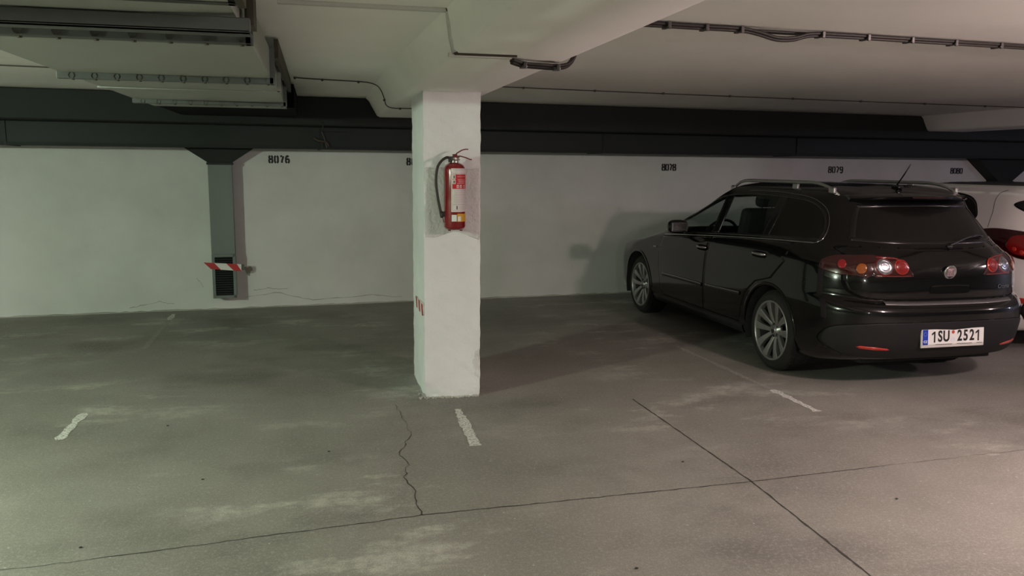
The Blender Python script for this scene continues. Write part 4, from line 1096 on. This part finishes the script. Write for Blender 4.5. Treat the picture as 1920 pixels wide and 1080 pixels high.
bm = NB(); tube(bm, [(-.236+.013*math.cos(a), -.0098, .026+.013*math.sin(a)) for a in np.linspace(0, 2*math.pi, 25)[:-1]], .0012, 5, closed=True); obj('star_circle', bm, mat('star_yellow', (.25, .28, .40), .5), pl)
bm = NB(); lathe(bm, [(0, .0), (.0125, .0), (.0125, .001)], 20, Matrix.Translation((-.003, -.0085, .035)) @ RX); obj('plate_sticker', bm, MSTK1, pl)
bm = NB(); lathe(bm, [(0, .0), (.0165, .0), (.0165, .001)], 20, Matrix.Translation((-.004, -.0085, -.020)) @ RX); obj('plate_sticker', bm, MSTK2, pl)
for x0, x1 in ((-.15, -.01), (.03, .16), (.20, .25)):
    bm = NB(); bx(bm, ((x0+x1)/2, -.0085, -.050), (x1-x0, .001, .003)); obj('frame_line', bm, MPTX, pl)
# tail lamps: inner on hatch, outer wrapping the corner
def disc(mode, a, b, ra, par, m, name, off, el=1, th=.006):
    return car.patch(name, [(a+ra*math.cos(t), b+ra*el*math.sin(t)) for t in np.linspace(0, 2*math.pi, 17)[:-1]], mode, off, m, par=par, n=3, scales=(1, .9, .7, .4), th=th)
for sx in (-1, 1):
    mir = lambda P_: [(sx*-p[0], p[1]) for p in P_]
    IL = [(-.58, .866), (-.58, 1.000), (-.53, 1.005), (-.42, .998), (-.385, .985), (-.335, .93), (-.30, .872), (-.33, .862), (-.5, .863)]
    il = car.patch('tail_lamp_inner', mir(IL), 'B', .008, MRED if sx > 0 else MREDD, n=4, th=.010, scales=(1, .96, .88, .7, .5, .3))
    il.data.materials[0] = MREDD
    car.strip('lamp_edge', mir([(-.565, .869), (-.45, .867), (-.32, .869)]), 'B', .006, .011, MRED, par=il)
    car.strip('lamp_edge', mir([(-.54, .994), (-.43, .988), (-.385, .973)]), 'B', .006, .011, MRED, par=il)
    # clear round lamp and red round lamp, each with a bright rim and stepped reflector rings
    for ax, rad, mm, rm in ((-.505, .054, MCLR, MRED), (-.385, .046, MRED, MREFL)):
        x_ = ax if sx < 0 else -ax
        x_ = -sx*-1*abs(ax) if False else (ax if sx == 1 else -ax)
        d_ = disc('B', x_, .930, rad+.005, il, rm, 'lamp_ring', .012)
        disc('B', x_, .930, rad, d_, mm, 'lamp_lens', .016)
        for q in (.72, .45):
            car.strip('reflector_ring', [(x_+rad*q*math.cos(t), .930+rad*q*math.sin(t)) for t in np.linspace(0, 2*math.pi, 17)[:-1]], 'B', .006, .019, mm, par=d_, closed=True, n=2, th=.003)
    # outer lamp on the corner, projected diagonally
    md = 'C' if sx > 0 else 'D'
    # coordinate across the diagonal: for C, a=(x-y)/sqrt2 ; for D, a=(x+y)/sqrt2
    def dc(v, y): return ((-v-y)/math.sqrt(2)) if md == 'C' else ((v+y)/math.sqrt(2))
    OL = [(dc(.592, -.84), .866), (dc(.592, -.84), 1.000), (dc(.70, -.76), 1.003), (dc(.78, -.67), .998), (dc(.825, -.59), .965), (dc(.83, -.575), .935), (dc(.825, -.59), .895), (dc(.77, -.68), .870), (dc(.70, -.76), .866)]
    ol = car.patch('tail_lamp_outer', OL, md, .008, MREDD, n=4, th=.010, scales=(1, .95, .86, .7, .5, .3))
    for (v_, y_2, rad, mm, el) in ((.648, -.80, .036, MAMB, 1), (.745, -.71, .030, MRED, 1)):
        d_ = disc(md, dc(v_, y_2), .915 if mm is MAMB else .940, rad+.004, ol, MREDD, 'lamp_ring', .012)
        disc(md, dc(v_, y_2), .915 if mm is MAMB else .940, rad, d_, mm, 'lamp_lens', .015)
# spoiler at the roof end
bm = NB(); rows = []
for x in np.linspace(-.52, .52, 29):
    e = abs(x)/.52; yb_ = -.640+.19*e**2.6; zt = 1.430-.020*e**2.5
    rows.append([bm.verts.new(q) for q in ((x, -.36, 1.452-.028*e**2), (x, min(-.42, yb_+.10), 1.446-.024*e**2), (x, yb_+.02, zt), (x, yb_, zt-.010), (x, yb_+.012, zt-.022), (x, yb_+.07, 1.385-.005*e), (x, -.36, 1.39))])
for A, B in zip(rows, rows[1:]):
    for i in range(7): bm.faces.new((A[i], A[(i+1) % 7], B[(i+1) % 7], B[i]))
bm.faces.new(rows[0][::-1]); bm.faces.new(rows[-1]); bmesh.ops.recalc_face_normals(bm, faces=bm.faces)
sp = obj('roof_spoiler', bm, MBLK, bk, True); sharp(sp, 50)
bm = NB(); bx(bm, (0, -.648, 1.412), (.28, .012, .010), None, .003); obj('brake_light', bm, MREDD, sp)
# antenna
ha, _ = car.hit('T', 0, -.30)
bm = NB(); bx(bm, (0, -.30, ha.z+.010), (.045, .09, .028), None, .010); an = obj('antenna_base', bm, MTRIM, bk)
bm = NB(); tube(bm, [(0, -.29, ha.z+.02), (.0, -.37, ha.z+.11), (.0, -.43, ha.z+.185)], [.0055, .005, .004], 8); obj('antenna_rod', bm, MTRIM, an, True)
# underbody, exhaust and interior
bm = NB(); bx(bm, (0, 1.35, .235), (1.14, 4.2, .05), None, .01); bx(bm, (0, -.45, .33), (1.0, .55, .18), None, .03); obj('underbody', bm, MINT, bk)
bm = NB(); bx(bm, (0, 1.2, .55), (1.50, 3.3, .04)); bx(bm, (0, 2.10, .86), (1.44, .42, .14), None, .04); bx(bm, (0, -.45, .95), (1.20, .5, .03), None, .01); obj('cabin_floor', bm, MINT, bk)
def seat(x, y, wdt, bench=False):
    bm = NB(); bx(bm, (x, y+.22, .66), (wdt, .50, .16), None, .05)
    bx(bm, (0, 0, .30), (wdt, .13, .60), Matrix.Translation((x, y-.03, .68)) @ Matrix.Rotation(R(16), 4, 'X'), .05)
    o = obj('seat', bm, MSEAT, bk)
    for hx2 in ((x,) if not bench else (x-.42, x, x+.42)):
        bm = NB(); bx(bm, (0, 0, .70), (.27, .10, .17), Matrix.Translation((hx2, y-.03, .68)) @ Matrix.Rotation(R(16), 4, 'X'), .04)
        tube(bm, [(hx2-.05, y-.16, 1.2), (hx2-.05, y-.19, 1.33)], .006, 6); tube(bm, [(hx2+.05, y-.16, 1.2), (hx2+.05, y-.19, 1.33)], .006, 6); obj('headrest', bm, MSEAT, o)
seat(-.37, 1.12, .50); seat(.37, 1.12, .50); seat(0, .25, 1.30, True)
bm = NB(); tube(bm, [(-.37+.18*math.cos(a), 1.80-.07*math.sin(a), .93+.17*math.sin(a)) for a in np.linspace(0, 2*math.pi, 28)[:-1]], .014, 8, closed=True); tube(bm, [(-.37, 1.80, .93), (-.37, 2.0, .86)], .035, 10); obj('steering_wheel', bm, MINT, bk, True)
wh = make_wheel(bk, -.845, 0, -1)
for x, y, sd in ((-.845, 2.70, -1), (.845, 0, 1), (.845, 2.70, 1)):
    w2 = cp_tree(wh, bk); w2.matrix_local = Matrix.Translation((x, y, .322)) @ (Matrix.Rotation(R(-90), 4, 'Y') if sd < 0 else Matrix.Rotation(R(90), 4, 'Y'))
    w2.name = 'wheel'

# ----- white hatchback
wc = thing('car', 'white hatchback with dark swept tail lamps, parked beyond the black car', 'car', (6.80, 6.50, 0), 0)
o1 = [0, .012, .07, .20, .42]
RW = [
 ring(-.66, 3.25, .74, (.24, .18, .18, .20), off=o1),
 ring(-.76, 3.35, .84, (.27, .20, .20, .22), off=o1),
 ring(-.82, 3.42, .880, (.38, .32, .30, .32), off=o1),
 ring(-.845, 3.45, .892, (.50, .46, .44, .42), off=o1),
 ring(-.845, 3.45, .894, (.58, .58, .54, .52), off=o1),
 ring(-.80, 3.43, .892, (.66, .68, .62, .60), off=o1),
 ring(-.775, 3.40, .888, (.76, .78, .70, .66), off=o1),
 ring(-.765, 3.32, .880, (.88, .89, .78, .72), off=o1),
 ring(-.74, 3.05, .862, (.98, .99, .86, .80), off=o1, fo=[.85, .62, .36, .12, 0]),
 ring(-.70, 2.65, .838, (1.06, 1.07, .93, .90), off=[0, .02, .09, .24, .42], fo=[.60, .45, .28, .12, 0]),
 ring(-.65, 2.35, .805, (1.13, 1.14, 1.00, .97), off=[0, .02, .10, .25, .42], fo=[.45, .34, .22, .09, 0]),
 ring(-.58, 2.00, .735, (1.24, 1.25, 1.16, 1.13), off=[0, .02, .09, .22, .38], fo=[.42, .32, .20, .08, 0]),
 ring(-.51, 1.62, .668, (1.365, 1.38, 1.35, 1.30), off=[0, .02, .07, .17, .32], fo=[.42, .32, .20, .08, 0]),
 ring(-.48, 1.45, .625, (1.415, 1.435, 1.43, 1.38), off=[0, .01, .05, .13, .26], fo=[.42, .32, .20, .08, 0]),
 ring(-.44, 1.35, .565, (1.445, 1.465, 1.47, 1.42), off=[0, .01, .05, .13, .26], fo=[.42, .32, .20, .08, 0]),
 ring(-.36, 1.2, .44, (1.465, 1.485, 1.49, 1.45), off=[0, .01, .05, .13, .26], fo=[.40, .30, .20, .08, 0]),
 ring(-.15, 1.0, .22, (1.485, 1.498, 1.50, 1.48), off=[0, .01, .05, .13, .26], fo=[.34, .26, .18, .08, 0]),
 ring(.0, .8, .05, (1.498, 1.502, 1.505, 1.495), off=[0, .01, .05, .13, .26], fo=[.3, .24, .18, .08, 0]),
]
car2 = Car(wc, RW, MWCAR)
DL2 = [(2.05, .985), (1.4, 1.03), (.8, 1.08), (.35, 1.125), (.14, 1.155), (.085, 1.185), (.13, 1.26), (.20, 1.335), (.33, 1.385), (.60, 1.412), (1.0, 1.405), (1.38, 1.35), (1.65, 1.24), (1.88, 1.10)]
RG2 = [(-.50, 1.165), (0, 1.135), (.50, 1.165), (.62, 1.225), (.672, 1.295), (.63, 1.345), (.50, 1.375), (0, 1.385), (-.50, 1.375), (-.63, 1.345), (-.672, 1.295), (-.62, 1.225)]
W2s = [(-.66, 1.02), (-.3, 1.0), (.3, 1.0), (.66, 1.02), (.60, 1.18), (.50, 1.34), (.3, 1.355), (-.3, 1.355), (-.50, 1.34), (-.60, 1.18)]
car2.cut([prismX(shrink(DL2, .010), -1.2, 1.2), prismY(shrink(W2s, .01), 1.3, 4),
          cyl(-1.1, -.58, 0, .32, .355), cyl(.58, 1.1, 0, .32, .355), cyl(-1.1, -.58, 2.65, .32, .355), cyl(.58, 1.1, 2.65, .32, .355)])
for y in (0, 2.65):
    for sx in (-1, 1): liner(wc, sx*.872, sx*.56, y, .32, .353)
for md in 'LR':
    car2.patch('side_window', shrink(DL2, .004), md, -.004, MGLD, th=.004)
    car2.strip('window_seal', shrink(DL2, .012), md, .024, .001, MTRIM, closed=True)
    car2.strip('hatch_gap', [(-.10, 1.44), (-.04, 1.41), (-.03, 1.34), (-.07, 1.22), (-.11, 1.10)], md, .006, .0006, MGAP, th=.001)
    sx = -1 if md == 'L' else 1
    bm = NB(); bx(bm, (sx*.95, 1.85, 1.03), (.19, .09, .12), None, .035); tube(bm, [(sx*.80, 1.9, .99), (sx*.88, 1.87, 1.0)], [.03, .022], 10); obj('wing_mirror', bm, MWCAR, wc)
car2.patch('rear_window', shrink(RG2, -.004), 'B', .010, MTRIM, th=.014, n=6, scales=(1, .97, .92, .85, .75, .6, .45, .3, .15))
car2.patch('windscreen', shrink(W2s, .003), 'F', -.003, MGL, th=.004)
pr = car2.patch('panoramic_roof', [(-.50, .0), (-.42, -.14), (-.2, -.20), (.2, -.20), (.42, -.14), (.50, .0), (.50, 1.0), (.42, 1.25), (-.42, 1.25), (-.50, 1.0)], 'T', .004, MTRIM, n=4, th=.006)
pr['label'] = 'black glass roof panel'
car2.strip('hatch_gap', [(-.66, 1.13), (-.70, 1.05), (-.72, .95)], 'B', .006, .0006, MGAP, th=.001)
bs = [(-.82, .46), (-.78, .51), (-.5, .53), (0, .535), (.5, .53), (.78, .51), (.82, .46), (.81, .36), (.68, .29), (0, .27), (-.68, .29), (-.81, .36)]
lb = car2.patch('lower_bumper', bs, 'B', .006, MBLKP, n=6, scales=(1, .98, .94, .88, .8, .7, .55, .4, .2), th=.006)
for sx in (-1, 1):
    md = 'C' if sx < 0 else 'D'
    def dc(v, y): return ((-v-y)/math.sqrt(2)) if md == 'C' else ((v+y)/math.sqrt(2))
    OL = [(dc(.868, .02), 1.045), (dc(.86, -.12), 1.085), (dc(.83, -.26), 1.098), (dc(.76, -.42), 1.085), (dc(.68, -.56), 1.06), (dc(.60, -.66), 1.02), (dc(.60, -.70), .90), (dc(.70, -.62), .845), (dc(.80, -.46), .855), (dc(.87, -.26), .93), (dc(.875, -.10), 1.0)]
    ol = car2.patch('tail_lamp', OL, md, .010, MREDD, n=5, th=.012, scales=(1, .97, .9, .8, .65, .45, .25))
    IN = [(dc(.80, -.36), 1.03), (dc(.74, -.46), 1.05), (dc(.66, -.58), 1.045), (dc(.60, -.67), 1.0), (dc(.60, -.69), .92), (dc(.70, -.62), .865), (dc(.80, -.44), .885), (dc(.835, -.36), .94)]
    il = car2.patch('lamp_field', IN, md, .015, MRED, par=ol, n=4, th=.006)
    for v_, y_2, z_2, rd in ((.74, -.50, .97, .034), (.80, -.42, .93, .018), (.70, -.57, .90, .024), (.76, -.46, .905, .02)):
        car2.patch('lamp_lens', [(dc(v_, y_2)+rd*math.cos(t), z_2+rd*math.sin(t)) for t in np.linspace(0, 2*math.pi, 13)[:-1]], md, .022, MREFL, par=il, n=3, scales=(1, .8, .5), th=.008)
    P_ = [(dc(.82, -.50), .475), (dc(.72, -.66), .465), (dc(.70, -.68), .50), (dc(.82, -.50), .515)]
    car2.patch('rear_reflector', P_, md, .012, MREFL, n=3, scales=(1, .8, .5), th=.008, par=lb)
bm = NB(); bx(bm, (0, 1.3, .22), (1.12, 3.8, .05), None, .01); obj('underbody', bm, MINT, wc)
bm = NB(); bx(bm, (0, 1.2, .55), (1.48, 3.0, .04)); bx(bm, (0, .15, .95), (1.30, .14, .75), None, .06); bx(bm, (-.37, 1.05, .95), (.5, .14, .85), None, .06); bx(bm, (.37, 1.05, .95), (.5, .14, .85), None, .06); obj('cabin', bm, MSEAT, wc)
for x, y, sd in ((-.845, 0, -1), (-.845, 2.65, -1), (.845, 0, 1), (.845, 2.65, 1)):
    w2 = cp_tree(wh, wc); w2.matrix_local = Matrix.Translation((x, y, .322)) @ (Matrix.Rotation(R(-90), 4, 'Y') if sd < 0 else Matrix.Rotation(R(90), 4, 'Y')); w2.name = 'wheel'
